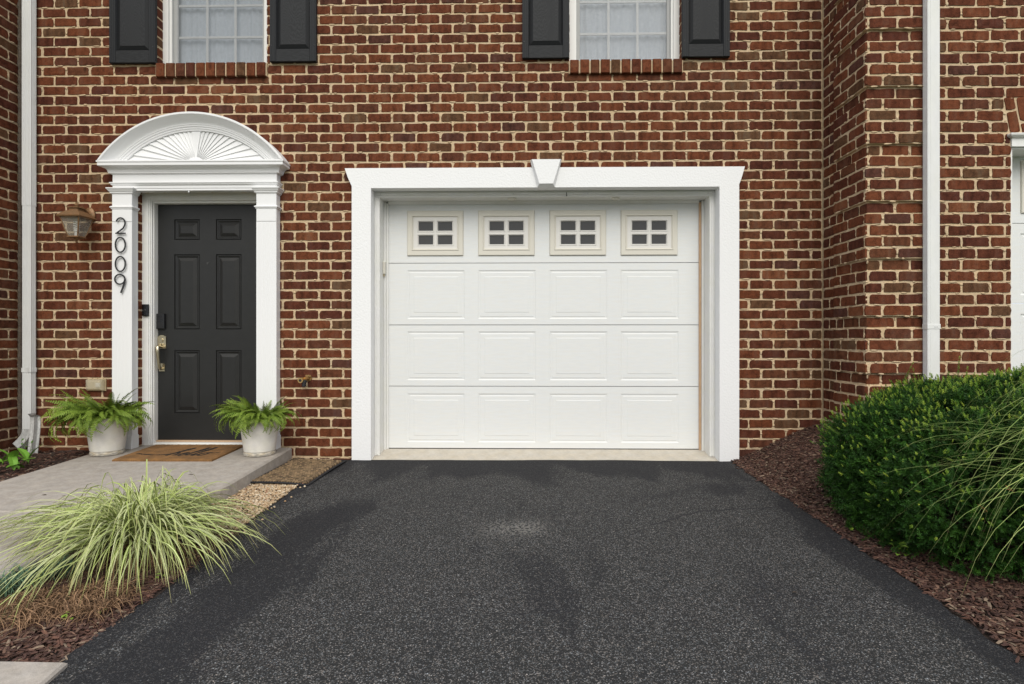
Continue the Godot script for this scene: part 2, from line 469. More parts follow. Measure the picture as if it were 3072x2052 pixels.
# dark binder with stone chips of many greys; where the sealer still lies the stones are covered
func asphalt_material() -> StandardMaterial3D:
	var n := 1024
	var out := PackedByteArray()
	out.resize(n * n * 3)
	var h := PackedByteArray()
	h.resize(n * n)
	var a := noise_bytes(n, 0.30, 62, 2)
	for i in n * n:
		var q := int(255 * pow(0.013 + 0.016 * a[i] / 255.0, 0.4545))
		out[i * 3] = q; out[i * 3 + 1] = q; out[i * 3 + 2] = q
		h[i] = a[i] / 4
	for s in 105000:
		var cx := rng.randi() % n
		var cy := rng.randi() % n
		var t := rng.randf()
		var k := rng.randf_range(0.036, 0.085)
		if t > 0.40: k = rng.randf_range(0.085, 0.18)
		if t > 0.86: k = rng.randf_range(0.16, 0.28)
		if t > 0.988: k = rng.randf_range(0.26, 0.46)
		var warm := rng.randf_range(-0.08, 0.16)
		var rx := rng.randf_range(0.75, 1.9)
		var ry := rx * rng.randf_range(0.5, 1.0)
		var ang := rng.randf() * PI
		var ca := cos(ang)
		var sa := sin(ang)
		var R := int(rx) + 1
		var cr := int(255 * pow(clampf(k * (1 + warm), 0, 1), 0.4545))
		var cg := int(255 * pow(k, 0.4545))
		var cb := int(255 * pow(clampf(k * (1 - warm * 0.8), 0, 1), 0.4545))
		for dy in range(-R, R + 1):
			for dx in range(-R, R + 1):
				var u := (dx * ca + dy * sa) / rx
				var v := (-dx * sa + dy * ca) / ry
				var e := u * u + v * v
				if e <= 1.0:
					var i := posmod(cy + dy, n) * n + posmod(cx + dx, n)
					out[i * 3] = cr; out[i * 3 + 1] = cg; out[i * 3 + 2] = cb
					h[i] = int(clampf(120 + 130 * (1.0 - e), 0, 255))
	var m := StandardMaterial3D.new()
	m.albedo_texture = rgb_tex(n, out)
	m.roughness = 0.85
	m.metallic_specular = 0.25
	relief(m, grey_tex(n, h), 0.30)
	# the sealer: kept along both edges, before the garage and in streaks down the middle of the wheel tracks
	var k := 1024
	var wear := Image.create_empty(k, k, false, Image.FORMAT_RGBA8)
	var w := FastNoiseLite.new()
	w.seed = 70
	w.frequency = 0.006
	w.fractal_octaves = 5
	var w2 := FastNoiseLite.new()
	w2.seed = 71
	w2.frequency = 0.16
	w2.fractal_octaves = 2
	for y in k:
		for x in k:
			var wx := -1.6 + 3.4 * x / k
			var wz := 5.0 * y / k
			var j := w.get_noise_2d(x * 1.6, y * 0.7) * 0.55
			var s := 0.0
			s = maxf(s, 1.0 - smoothstep(0.30, 0.80, wz + j * 0.9 + absf(wx) * 0.05))
			s = maxf(s, 0.95 * (1.0 - smoothstep(0.06, 0.34, absf(wx + 1.22 + (wz - 2.6) * 0.10 + j * 0.5))) * smoothstep(0.9, 1.3, wz))
			s = maxf(s, 0.8 * (1.0 - smoothstep(0.0, 0.16, wx + 1.55 + j * 0.3)))
			s = maxf(s, 0.9 * (1.0 - smoothstep(0.06, 0.30, 1.70 - wx + j * 0.5)) * smoothstep(0.7, 1.2, wz))
			s = maxf(s, 0.85 * (1.0 - smoothstep(0.06, 0.30, Vector2((wx - 1.35) * 0.8, wz - 0.85).length() + j * 0.4)))
			s = maxf(s, 0.66 * (1.0 - smoothstep(0.08, 0.50, Vector2((wx - 0.13) * 1.3, (wz - 2.28) * 0.75).length() + j * 1.3)))
			s = maxf(s, 0.6 * (1.0 - smoothstep(0.0, 0.28, absf(wx - 1.05 + j * 0.7))) * smoothstep(1.7, 2.3, wz))
			s = maxf(s, 0.55 * (1.0 - smoothstep(0.0, 0.20, absf(wx - 0.75 + (wz - 1.1) * 1.6 + j * 0.4))) * (1.0 - smoothstep(1.0, 1.4, wz)))
			s = maxf(s, 0.35 * smoothstep(0.02, 0.3, j))
			var bare := 1.0 - smoothstep(0.05, 0.30, Vector2(wx + 0.02, wz - 1.58).length() + j * 0.25)
			s *= 1.0 - bare
			var g := w2.get_noise_2d(x, y)
			# a tar-filled crack running in from the bed
			var crack := absf(wz - 1.30 + (wx - 1.19) * 0.37 + 0.05 * sin(wx * 7.0) + w.get_noise_2d(x * 5.0, 300) * 0.03)
			if wx > 0.72 and crack < 0.009 + 0.004 * g: s = 1.0
			s = smoothstep(0.15, 0.80, s * 0.85 + g * 0.42) * 0.76
			if bare > 0.05 and bare * 0.7 + g * 1.3 > 0.38: wear.set_pixel(x, y, Color(0.60, 0.585, 0.56, 0.42 * bare))
			else: wear.set_pixel(x, y, Color(0.150, 0.150, 0.163, s))
	m.detail_enabled = true
	m.detail_albedo = ImageTexture.create_from_image(wear)
	m.detail_blend_mode = BaseMaterial3D.BLEND_MODE_MIX
	m.detail_uv_layer = BaseMaterial3D.DETAIL_UV_2
	return m

# ------------------------------------------------------------------ brickwork
func make_brick_meshes() -> void:
	for cls in [[0.1915, 18], [0.0905, 10], [0.045, 6]]:
		var list := []
		for k in cls[1]:
			list.append(brick_mesh(cls[0], COURSE - 0.0120))
		bricks[cls[0]] = list

func brick_mesh(l: float, h: float) -> ArrayMesh:
	var out := PackedVector2Array()
	var corners := [Vector2(-l / 2, -h / 2), Vector2(l / 2, -h / 2), Vector2(l / 2, h / 2), Vector2(-l / 2, h / 2)]
	for i in 4:
		var p: Vector2 = corners[i]
		var before: Vector2 = (corners[(i + 3) % 4] - p).normalized()
		var after: Vector2 = (corners[(i + 1) % 4] - p).normalized()
		var r := rng.randf_range(0.003, 0.010)
		if i >= 2 and rng.randf() < 0.5:
			r = rng.randf_range(0.010, 0.024)
		r = minf(r, l * 0.3)
		out.append(p + before * r * rng.randf_range(0.8, 1.3) + after * rng.randf_range(0, 0.0015))
		out.append(p + (before + after) * r * 0.32)
		out.append(p + after * r * rng.randf_range(0.8, 1.3) + before * rng.randf_range(0, 0.0015))
		if i % 2 == 0 and l > 0.08:
			var s := after * l
			var inward := Vector2(-after.y, after.x)
			for t in ([0.3, 0.62] if l > 0.15 else [0.5]):
				out.append(p + s * (t + rng.randf_range(-0.08, 0.08)) + inward * rng.randf_range(-0.002, 0.0042))
		elif i % 2 == 1:
			out.append(p + after * h * rng.randf_range(0.4, 0.6) + Vector2(-after.y, after.x) * rng.randf_range(-0.004, 0.006))
	var b := B.new()
	var m := out.size()
	var mid := Vector3(0, 0, 0.0)
	var tilt := Vector2(rng.randf_range(-0.006, 0.006), rng.randf_range(-0.015, 0.015))
	var front := []
	var back := []
	for p in out:
		front.append(Vector3(p.x * (1 - 0.0022 / (l / 2)), p.y * (1 - 0.0022 / (h / 2)), -0.0004 + p.x * tilt.x + p.y * tilt.y))
		back.append(Vector3(p.x, p.y, -0.013))
	for i in m:
		var j := (i + 1) % m
		b.tri(mid, front[i], front[j])
		b.quad(back[i], back[j], front[j], front[i])
	return b.mesh()

func tone() -> int:
	var w := [16, 18, 14, 10, 9, 4, 2.5, 8, 6, 3, 9, 1.5]
	var t := 0.0
	for x in w: t += x
	var r := rng.randf() * t
	for i in w.size():
		r -= w[i]
		if r <= 0: return i
	return 0

# bricks on the plane xf (x along the wall, y up, z out of it) between u0 and u1; the joints of odd courses lie at phase
func lay(list: Array, xf: Transform3D, u0: float, u1: float, y0: float, y1: float, phase: float, holes: Array, proud = null, snug := 0) -> void:
	var i0 := int(floor((y0 - COURSE0) / COURSE))
	var i1 := int(ceil((y1 - COURSE0) / COURSE))
	for i in range(i0, i1):
		var yc := COURSE0 + (i + 0.5) * COURSE
		var ph := phase + (0.0 if posmod(i, 2) == 1 else BRICK / 2)
		var k0 := int(floor((u0 - ph) / BRICK))
		var k1 := int(ceil((u1 - ph) / BRICK))
		for k in range(k0, k1):
			var pieces := [Vector2(maxf(u0, ph + k * BRICK), minf(u1, ph + (k + 1) * BRICK))]
			for h: Rect2 in holes:
				if yc > h.position.y and yc < h.end.y:
					var next := []
					for p: Vector2 in pieces:
						if p.x < h.position.x:
							next.append(Vector2(p.x, minf(p.y, h.position.x)))
						if p.y > h.end.x:
							next.append(Vector2(maxf(p.x, h.end.x), p.y))
					pieces = next
			for p: Vector2 in pieces:
				var g0 := rng.randf_range(0.0045, 0.0100)
				var g1 := rng.randf_range(0.0045, 0.0100)
				if (absf(p.x - u0) < 0.0001 and snug & 1) or (p.x > u0 + 0.0001 and absf(p.x - (ph + k * BRICK)) > 0.0001): g0 = 0.0
				if (absf(p.y - u1) < 0.0001 and snug & 2) or (p.y < u1 - 0.0001 and absf(p.y - (ph + (k + 1) * BRICK)) > 0.0001): g1 = 0.0
				if rng.randf() < 0.75 and p.x > u0 + 0.002:
					smear(xf, Vector2(p.x, yc + rng.randf_range(-0.028, 0.028)), Vector2(rng.randf_range(0.012, 0.024), rng.randf_range(0.014, 0.050)))
				for q in 1:
					var run := minf(rng.randf_range(0.02, 0.085), (p.y - p.x) * 0.8)
					smear(xf, Vector2(rng.randf_range(p.x + run / 2, p.y - run / 2), yc - COURSE / 2 + rng.randf_range(-0.003, 0.005)), Vector2(run, rng.randf_range(0.010, 0.016)))
				p = Vector2(p.x + g0, p.y - g1)
				var l := p.y - p.x
				if l < 0.018:
					continue
				var cls := 0.1915 if l > 0.14 else 0.0905 if l > 0.066 else 0.045
				var o := 0.0
				if proud != null:
					o = proud.call(i, (p.x + p.y) / 2)
				var t := Transform3D(Basis(Vector3(0, 0, 1), rng.randf_range(-0.007, 0.007)) * Basis.from_scale(Vector3(l / cls, rng.randf_range(0.975, 1.025), 1)), Vector3((p.x + p.y) / 2 + rng.randf_range(-0.0015, 0.0015), yc + rng.randf_range(-0.0016, 0.0016), o + rng.randf_range(-0.0012, 0.0012)))
				list.append([xf * t, cls, rng.randi() % int(bricks[cls].size()), tone()])

func smear(xf: Transform3D, at: Vector2, size: Vector2) -> void:
	smears.append(xf * Transform3D(Basis(Vector3(0, 0, 1), rng.randf_range(-0.12, 0.12)) * Basis.from_scale(Vector3(size.x, size.y, 0.009)), Vector3(at.x, at.y, -0.0045 + rng.randf() * 0.0012)))

func set_smears(wall: Node3D) -> void:
	var cols := []
	for s in smears: cols.append(Color(1, 1, 1))
	copies(wall, "mortar_smears", pebble_mesh(), M.mortar, smears, cols)
	smears = []

# the bricks that show largest as pieces of their own, the rest as one piece
func set_bricks(wall: Node3D, list: Array, most := 300) -> void:
	var ranked := list.duplicate()
	ranked.sort_custom(func(a, b): return seen_size(a) > seen_size(b))
	var rest := {}
	for i in ranked.size():
		var r = ranked[i]
		if i < most:
			put(wall, "brick", bricks[r[1]][r[2]], M.brick[r[3]], r[0])
		else:
			if not rest.has(r[3]):
				rest[r[3]] = []
			rest[r[3]].append(r)
	if rest.is_empty():
		return
	var joined := ArrayMesh.new()
	for t in rest:
		var st := SurfaceTool.new()
		st.begin(Mesh.PRIMITIVE_TRIANGLES)
		for r in rest[t]:
			st.append_from(bricks[r[1]][r[2]], 0, r[0])
		st.commit(joined)
		joined.surface_set_material(joined.get_surface_count() - 1, M.brick[t])
	var o := put(wall, "brick_courses", joined, null)
	o.set_meta("kind", "stuff")

func seen_size(r: Array) -> float:
	var x: Transform3D = r[0]
	var p := x.origin
	var d := EYE - p
	var inside := 1.0 if absf(p.x) / (EYE.z - p.z) < 0.86 and absf(p.y - 1.0) / (EYE.z - p.z) < 0.58 else 0.0
	if p.z > -0.02 and p.z < 0.02 and Rect2(-1.42, 0, 3.22, 2.39).has_point(Vector2(p.x, p.y)): inside = 0.0
	return inside * x.basis.x.length() * float(r[1]) * absf(x.basis.z.normalized().dot(d.normalized())) / d.length_squared()

# ------------------------------------------------------------------ the townhouse
const WALL := Rect2(-4.218, -0.35, 6.682, 4.55)
const DOOR_HOLE := Rect2(-3.225, -0.2, 1.066, 2.445)
const GARAGE_HOLE := Rect2(-1.30, -0.2, 2.964, 2.49)
const WIN_A := Rect2(-3.055, 3.285, 0.930, 1.30)
const WIN_B := Rect2(0.388, 3.285, 0.930, 1.30)
const GC := 0.182

func build_townhouse() -> void:
	var house := thing("townhouse", "red brick townhouse front with black panelled door, white garage door and charcoal shutters", "townhouse")
	var holes := [DOOR_HOLE, GARAGE_HOLE, WIN_A, WIN_B]
	var b := B.new()
	b.sheet(WALL, -0.006, holes, 0.30)
	b.sheet(WALL, -0.306, holes)
	b.quad(Vector3(WALL.position.x, WALL.end.y, -0.006), Vector3(WALL.end.x, WALL.end.y, -0.006), Vector3(WALL.end.x, WALL.end.y, -4.0), Vector3(WALL.position.x, WALL.end.y, -4.0))
	b.quad(Vector3(WALL.position.x, WALL.position.y, -4), Vector3(WALL.position.x, WALL.end.y, -4), Vector3(WALL.end.x, WALL.end.y, -4), Vector3(WALL.end.x, WALL.position.y, -4))
	b.quad(Vector3(WALL.position.x, WALL.position.y, -4), Vector3(WALL.position.x, WALL.position.y, 0), Vector3(WALL.position.x, WALL.end.y, 0), Vector3(WALL.position.x, WALL.end.y, -4))
	b.quad(Vector3(WALL.end.x, WALL.position.y, 0), Vector3(WALL.end.x, WALL.position.y, -4), Vector3(WALL.end.x, WALL.end.y, -4), Vector3(WALL.end.x, WALL.end.y, 0))
	var wall := part(house, "wall", b, M.mortar)
	var list := []
	var cut := [Rect2(-3.225, -0.5, 1.066, 2.745), Rect2(-1.36, -0.5, 3.09, 2.86), WIN_A.grow_individual(0, 0.108, 0, 0), WIN_B.grow_individual(0, 0.108, 0, 0)]
	lay(list, Transform3D(), WALL.position.x, WALL.end.x, -0.16, 4.15, -1.49, cut)
	# the returns of the openings
	var face_right := Basis(Vector3(0, 0, -1), Vector3.UP, Vector3(1, 0, 0))
	var face_left := Basis(Vector3(0, 0, 1), Vector3.UP, Vector3(-1, 0, 0))
	for x in [DOOR_HOLE.position.x]:
		lay(list, Transform3D(face_right, Vector3(x + 0.004, 0, 0)), 0.0, 0.09, 0.0, 2.24, 0.0, [], null, 1)
	for x in [WIN_A.position.x, WIN_B.position.x]:
		lay(list, Transform3D(face_right, Vector3(x + 0.004, 0, 0)), 0.0, 0.09, 3.30, 4.15, 0.0, [], null, 1)
	for x in [WIN_B.end.x, WIN_A.end.x]:
		lay(list, Transform3D(face_left, Vector3(x - 0.004, 0, 0)), -0.09, 0.0, 3.30, 4.15, 0.0, [], null, 2)
	set_bricks(wall, list)
	set_smears(wall)
	build_windows(house)
	build_garage(house)
	build_entrance(house)

func build_windows(house: Node3D) -> void:
	var brick_one := brick_mesh(0.0905, COURSE - 0.0125)
	var pick := [4, 3, 8, 10, 0, 5, 3, 1, 8, 3, 10, 7]
	for w: Rect2 in [WIN_A, WIN_B]:
		var win := Node3D.new()
		win.name = "window"
		house.add_child(win, true)
		var x0 := w.position.x
		var x1 := w.end.x
		var y0 := w.position.y + 0.004
		var y1 := w.end.y
		var b := B.new()
		# vinyl frame, then the sash inside it
		b.sheet(Rect2(x0, y0, x1 - x0, y1 - y0), -0.075, [Rect2(x0 + 0.050, y0 + 0.02, x1 - x0 - 0.10, y1 - y0 - 0.07)], 0.02)
		b.sheet(Rect2(x0 + 0.050, y0 + 0.02, x1 - x0 - 0.10, y1 - y0 - 0.07), -0.095, [Rect2(x0 + 0.068, y0 + 0.022, x1 - x0 - 0.136, y1 - y0 - 0.1)], 0.03)
		part(win, "frame", b, M.vinyl)
		var g := Rect2(x0 + 0.100, y0 + 0.026, 0.786 - 0.05, y1 - y0 - 0.12)
		b = B.new()
		b.sheet(Rect2(x0 + 0.068, y0 + 0.022, x1 - x0 - 0.136, y1 - y0 - 0.1), -0.125, [g], 0.02)
		part(win, "sash", b, M.vinyl)
		for i in [1, 2]:
			b = B.new()
			b.cbox(Vector3(g.position.x + g.size.x * i / 3.0 - 0.011, g.position.y, -0.150), Vector3(g.position.x + g.size.x * i / 3.0 + 0.011, g.end.y, -0.142), 0.003)
			part(win, "muntin", b, M.white)
		for i in [1, 2]:
			b = B.new()
			b.cbox(Vector3(g.position.x, y0 + 0.026 + 0.272 * i - 0.011, -0.1505), Vector3(g.end.x, y0 + 0.026 + 0.272 * i + 0.011, -0.1415), 0.003)
			part(win, "muntin", b, M.white)
		b = B.new()
		b.quad(Vector3(g.position.x, g.position.y, -0.139), Vector3(g.end.x, g.position.y, -0.139), Vector3(g.end.x, g.end.y, -0.139), Vector3(g.position.x, g.end.y, -0.139))
		part(win, "pane", b, M.glass)
		b = B.new()
		var s := Rect2(x0 + 0.068, y0 + 0.022, x1 - x0 - 0.136, y1 - y0 - 0.1)
		b.quad(Vector3(s.position.x, s.position.y, -0.110), Vector3(s.end.x, s.position.y, -0.110), Vector3(s.end.x, s.end.y, -0.110), Vector3(s.position.x, s.end.y, -0.110))
		part(win, "insect_screen", b, M.screen)
		# rowlock sill, one brick on edge after another
		b = B.new()
		b.cbox(Vector3(x0 - 0.002, y0 - 0.108, -0.30), Vector3(x1 + 0.002, y0 - 0.004, 0.018), 0.004)
		var sill := part(win, "window_sill", b, M.mortar)
		for i in 11:
			var bw := (x1 - x0) / 11.0
			var bx := x0 + bw * (i + 0.5)
			b = B.new()
			var k := 0.0055 + rng.randf() * 0.003
			b.cbox(Vector3(bx - bw / 2 + k, y0 - 0.112 + rng.randf() * 0.003, -0.02), Vector3(bx + bw / 2 - k, y0 - 0.001 + rng.randf() * 0.004, 0.030 + rng.randf() * 0.003), 0.004)
			part(sill, "brick", b, M.brick[pick[(i + int(absf(x0) * 3)) % 12]])
		# the room behind
		b = B.new()
		var r0 := Vector3(x0 - 0.5, y0 - 0.6, -0.31)
		var r1 := Vector3(x1 + 0.5, y1 + 0.1, -2.6)
		b.quad(Vector3(r0.x, r0.y, r1.z), Vector3(r1.x, r0.y, r1.z), Vector3(r1.x, r1.y, r1.z), Vector3(r0.x, r1.y, r1.z))
		b.quad(Vector3(r0.x, r0.y, r0.z), Vector3(r0.x, r0.y, r1.z), Vector3(r0.x, r1.y, r1.z), Vector3(r0.x, r1.y, r0.z))
		b.quad(Vector3(r1.x, r0.y, r1.z), Vector3(r1.x, r0.y, r0.z), Vector3(r1.x, r1.y, r0.z), Vector3(r1.x, r1.y, r1.z))
		b.quad(Vector3(r0.x, r0.y, r0.z), Vector3(r1.x, r0.y, r0.z), Vector3(r1.x, r0.y, r1.z), Vector3(r0.x, r0.y, r1.z))
		b.quad(Vector3(r0.x, r1.y, r1.z), Vector3(r1.x, r1.y, r1.z), Vector3(r1.x, r1.y, r0.z), Vector3(r0.x, r1.y, r0.z))
		part(win, "room", b, M.room)
		# a sheer curtain just behind the glass
		b = B.new()
		var cols := 90
		var last := []
		for i in cols + 1:
			var t := float(i) / cols
			var z := -0.180 + 0.004 * sin(t * 41.0 + sin(t * 9.0) * 2.0 + x0) + 0.003 * sin(t * 97.0 + x0 * 5)
			var x := lerpf(x0 + 0.06, x1 - 0.06, t)
			var now := [Vector3(x, y0 - 0.0, z), Vector3(x, y1, z)]
			if i > 0:
				b.quad(last[0], now[0], now[1], last[1])
			last = now
		var cu := part(self, "curtain", b, M.curtain)
		tag(cu, "sheer white curtain behind the window over the %s" % ("black front door" if w == WIN_A else "garage door"), "curtain", "sheer upstairs curtains")
		# shutters, one to each side
		for sx in ([-3.436, -2.090] if w == WIN_A else [0.001, 1.311]):
			var sw := 0.386
			var sh := Node3D.new()
			sh.name = "shutter"
			house.add_child(sh, true)
			var sy := 3.292 if w == WIN_A else 3.303
			var top := 4.55
			for q in [[sx, sx + 0.052], [sx + sw - 0.052, sx + sw]]:
				b = B.new()
				b.cbox(Vector3(q[0], sy, 0.004), Vector3(q[1], top, 0.036), 0.003)
				for g2 in [0.3, 0.7]:
					var gx: float = lerpf(q[0], q[1], g2)
					b.cbox(Vector3(gx - 0.004, sy + 0.001, 0.0355), Vector3(gx + 0.004, top - 0.001, 0.0385), 0.0015)
				part(sh, "stile", b, M.shutter)
			b = B.new()
			b.cbox(Vector3(sx + 0.0525, sy + 0.001, 0.004), Vector3(sx + sw - 0.0525, sy + 0.105, 0.033), 0.002)
			part(sh, "rail", b, M.rail_grain)
			b = B.new()
			var p := Rect2(sx + 0.0525, sy + 0.1055, sw - 0.105, top - sy - 0.11)
			b.rings([p, p.grow(-0.010), p.grow_individual(-0.034, -0.036, -0.034, -0.034), p.grow_individual(-0.036, -0.038, -0.036, -0.036)], [0.033, 0.010, 0.026, 0.028], false)
			part(sh, "panel_bevel", b, M.shutter)
			b = B.new()
			var q2 := p.grow_individual(-0.036, -0.038, -0.036, -0.036)
			b.quad(Vector3(q2.position.x, q2.position.y, 0.028), Vector3(q2.end.x, q2.position.y, 0.028), Vector3(q2.end.x, q2.end.y, 0.028), Vector3(q2.position.x, q2.end.y, 0.028))
			part(sh, "panel", b, M.shutter_grain)
			for q3 in [sx + 0.016, sx + sw - 0.016]:
				b = B.new()
				b.lathe([Vector2(0.0055, 0), Vector2(0.0055, 0.002), Vector2(0.0035, 0.0045), Vector2(0.0, 0.005)], 10)
				part(sh, "screw", b, M.black, Transform3D(Basis(Vector3.RIGHT, PI / 2), Vector3(q3, sy + 0.130, 0.036)))

# the raised panel pressed into a steel skin
func pressed_panel(p: Rect2, z: float, deep: float) -> B:
	var b := B.new()
	b.rings([p, p.grow(-0.010), p.grow(-0.016), p.grow(-0.024), p.grow(-0.056), p.grow(-0.060)], [z, z - deep, z - deep, z - deep * 0.45, z - deep * 0.40, z], true)
	return b

func build_garage(house: Node3D) -> void:
	# stucco surround with flared head and keystone
	var sur := Node3D.new()
	sur.name = "garage_surround"
	house.add_child(sur, true)
	var b := B.new()
	var o := 1.587
	var i := 1.428
	b.prism(PackedVector2Array([Vector2(GC - o, -0.06), Vector2(GC - i, -0.06), Vector2(GC - i, 2.238), Vector2(GC + i, 2.238), Vector2(GC + i, -0.06), Vector2(GC + o, -0.06), Vector2(GC + o, 2.255), Vector2(GC + o + 0.020, 2.31), Vector2(GC + o + 0.046, 2.401), Vector2(GC - o - 0.058, 2.403), Vector2(GC - o - 0.032, 2.325), Vector2(GC - o, 2.255)]), 0.0015, 0.042)
	part(sur, "front", b, M.stucco)
	b = B.new()
	b.prism(PackedVector2Array([Vector2(GC - i - 0.05, -0.06), Vector2(GC - i, -0.06), Vector2(GC - i, 2.238), Vector2(GC + i, 2.238), Vector2(GC + i, -0.06), Vector2(GC + i + 0.05, -0.06), Vector2(GC + i + 0.05, 2.286), Vector2(GC - i - 0.05, 2.286)]), -0.290, 0.0)
	part(sur, "reveal", b, M.stucco)
	b = B.new()
	var kx := 0.196
	var t0 := [Vector3(kx - 0.128, 2.462, 0.043), Vector3(kx + 0.128, 2.462, 0.043), Vector3(kx + 0.071, 2.236, 0.043), Vector3(kx - 0.071, 2.236, 0.043)]
	var t1 := [Vector3(kx - 0.116, 2.455, 0.085), Vector3(kx + 0.116, 2.455, 0.085), Vector3(kx + 0.056, 2.258, 0.085), Vector3(kx - 0.056, 2.258, 0.085)]
	b.quad(t1[3], t1[2], t1[1], t1[0])
	for k in 4:
		var k2 := (k + 1) % 4
		b.quad(t0[k2], t0[k], t1[k], t1[k2])
		b.quad(t0[k] - Vector3(0, 0, 0.042), t0[k], t0[k2], t0[k2] - Vector3(0, 0, 0.042))
	part(sur, "keystone", b, M.stucco)
	# plastic trim and jambs in the opening
	var frame := Node3D.new()
	frame.name = "garage_frame"
	house.add_child(frame, true)
	var ti := 1.385
	b = B.new()
	b.prism(PackedVector2Array([Vector2(GC - i + 0.001, 0.012), Vector2(GC - ti, 0.012), Vector2(GC - ti, 2.190), Vector2(GC + ti, 2.190), Vector2(GC + ti, 0.012), Vector2(GC + i - 0.001, 0.012), Vector2(GC + i - 0.001, 2.237), Vector2(GC - i + 0.001, 2.237)]), -0.235, -0.075)
	part(frame, "trim", b, M.trim)
	for s in [-1, 1]:
		b = B.new()
		b.cbox(Vector3(GC + s * 1.412, 0.02, -0.075), Vector3(GC + s * 1.397, 2.18, -0.068), 0.002)
		part(frame, "bead", b, M.trim)
	b = B.new()
	b.cbox(Vector3(GC - ti - 0.02, 2.206, -0.075), Vector3(GC + ti + 0.02, 2.222, -0.066), 0.003)
	part(frame, "bead", b, M.trim)
	# stops that hold the weather seal; the one by the brick pier has lost its paint
	for s in [-1, 1]:
		b = B.new()
		b.cbox(Vector3(GC + s * ti, 0.030, -0.245), Vector3(GC + s * (ti - 0.020), 2.186, -0.222), 0.003)
		part(frame, "stop", b, M.trim)
		b = B.new()
		b.cbox(Vector3(GC + s * (ti - 0.0205), 0.034, -0.245), Vector3(GC + s * (ti - 0.040), 2.176, -0.231), 0.003)
		var st := part(frame, "stop_edge", b, M.bare_wood if s > 0 else M.trim)
		if s > 0: st.set_meta("label", "bare tan wood strip worn of its paint")
	b = B.new()
	b.prism(PackedVector2Array([Vector2(-0.245, 2.189), Vector2(-0.212, 2.189), Vector2(-0.218, 2.181), Vector2(-0.236, 2.166), Vector2(-0.245, 2.166)]), -ti + 0.042, ti - 0.042)
	part(frame, "head_seal", b, M.trim, Transform3D(Basis(Vector3(0, 0, 1), Vector3(0, 1, 0), Vector3(-1, 0, 0)), Vector3(GC, 0, 0)))
	for x in [-0.086, 0.790]:
		b = B.new()
		b.lathe([Vector2(0.0, -0.020), Vector2(0.016, -0.020), Vector2(0.022, -0.014), Vector2(0.036, -0.008), Vector2(0.037, 0.0), Vector2(0.0, 0.0)], 18)
		part(frame, "button_bumper", b, M.almond, Transform3D(Basis(), Vector3(x, 2.190, -0.130)))
	b = B.new()
	b.tube([Vector3(0, 0.0, 0), Vector3(0, -0.018, 0.002), Vector3(0.004, -0.026, 0.006), Vector3(0.0, -0.032, 0.010), Vector3(-0.004, -0.026, 0.012)], [0.0028], 6)
	part(frame, "hook", b, M.black, Transform3D(Basis(), Vector3(0.372, 2.222, -0.064)))
	for x in [GC - 1.375, -0.075, GC + 1.370, 0.55]:
		b = B.new()
		b.lathe([Vector2(0.006, 0), Vector2(0.005, 0.003), Vector2(0.0, 0.004)], 8)
		part(frame, "screw", b, M.galv, Transform3D(Basis(Vector3.RIGHT, PI / 2), Vector3(x, 2.214, -0.066)))
	# concrete apron under the door
	b = B.new()
	b.quad(Vector3(GC - i, -0.012, 0.048), Vector3(GC + i, -0.012, 0.048), Vector3(GC + i, 0.036, -0.24), Vector3(GC - i, 0.036, -0.24))
	b.quad(Vector3(GC - i, -0.10, 0.048), Vector3(GC + i, -0.10, 0.048), Vector3(GC + i, -0.012, 0.048), Vector3(GC - i, -0.012, 0.048))
	b.quad(Vector3(GC - i, 0.036, -0.24), Vector3(GC + i, 0.036, -0.24), Vector3(GC + i, 0.036, -0.6), Vector3(GC - i, 0.036, -0.6))
	part(house, "garage_apron", b, M.apron)
	# the sectional door
	var door := Node3D.new()
	door.name = "garage_door"
	house.add_child(door, true)
	var zf := -0.246
	var dw := 1.372
	var ys := [0.042, 0.583, 1.117, 1.656, 2.205]
	var px := [-1.002, -0.383, 0.238, 0.854]
	for k in 4:
		var y0: float = ys[k] + 0.0025
		var y1: float = ys[k + 1] - 0.0025
		var sec := B.new()
		var cut := []
		for x in px:
			cut.append(Rect2(x, 1.718, 0.491, 0.395) if k == 3 else Rect2(x, y0 + 0.050, 0.502, 0.425))
		sec.sheet(Rect2(GC - dw, y0, 2 * dw, y1 - y0), zf, cut)
		sec.quad(Vector3(GC - dw, y0, zf - 0.04), Vector3(GC + dw, y0, zf - 0.04), Vector3(GC + dw, y0, zf), Vector3(GC - dw, y0, zf))
		sec.quad(Vector3(GC - dw, y1, zf), Vector3(GC + dw, y1, zf), Vector3(GC + dw, y1, zf - 0.04), Vector3(GC - dw, y1, zf - 0.04))
		sec.quad(Vector3(GC + dw, y0, zf - 0.042), Vector3(GC - dw, y0, zf - 0.042), Vector3(GC - dw, y1, zf - 0.042), Vector3(GC + dw, y1, zf - 0.042))
		part(door, "section", sec, M.garage)
		for c: Rect2 in cut:
			if k < 3:
				part(door, "panel", pressed_panel(c, zf, 0.0042), M.garage)
			else:
				garage_light(door, c, zf)
	b = B.new()
	b.box(Vector3(GC - dw, 0.022, zf - 0.045), Vector3(GC + dw, 0.0445, zf - 0.006))
	part(door, "bottom_seal", b, M.seal)
	# the dark inside of the garage
	b = B.new()
	b.box(Vector3(GC - 1.42, 0.0, -0.32), Vector3(GC + 1.42, 2.28, -3.6))
	part(house, "garage_interior", b, M.room)

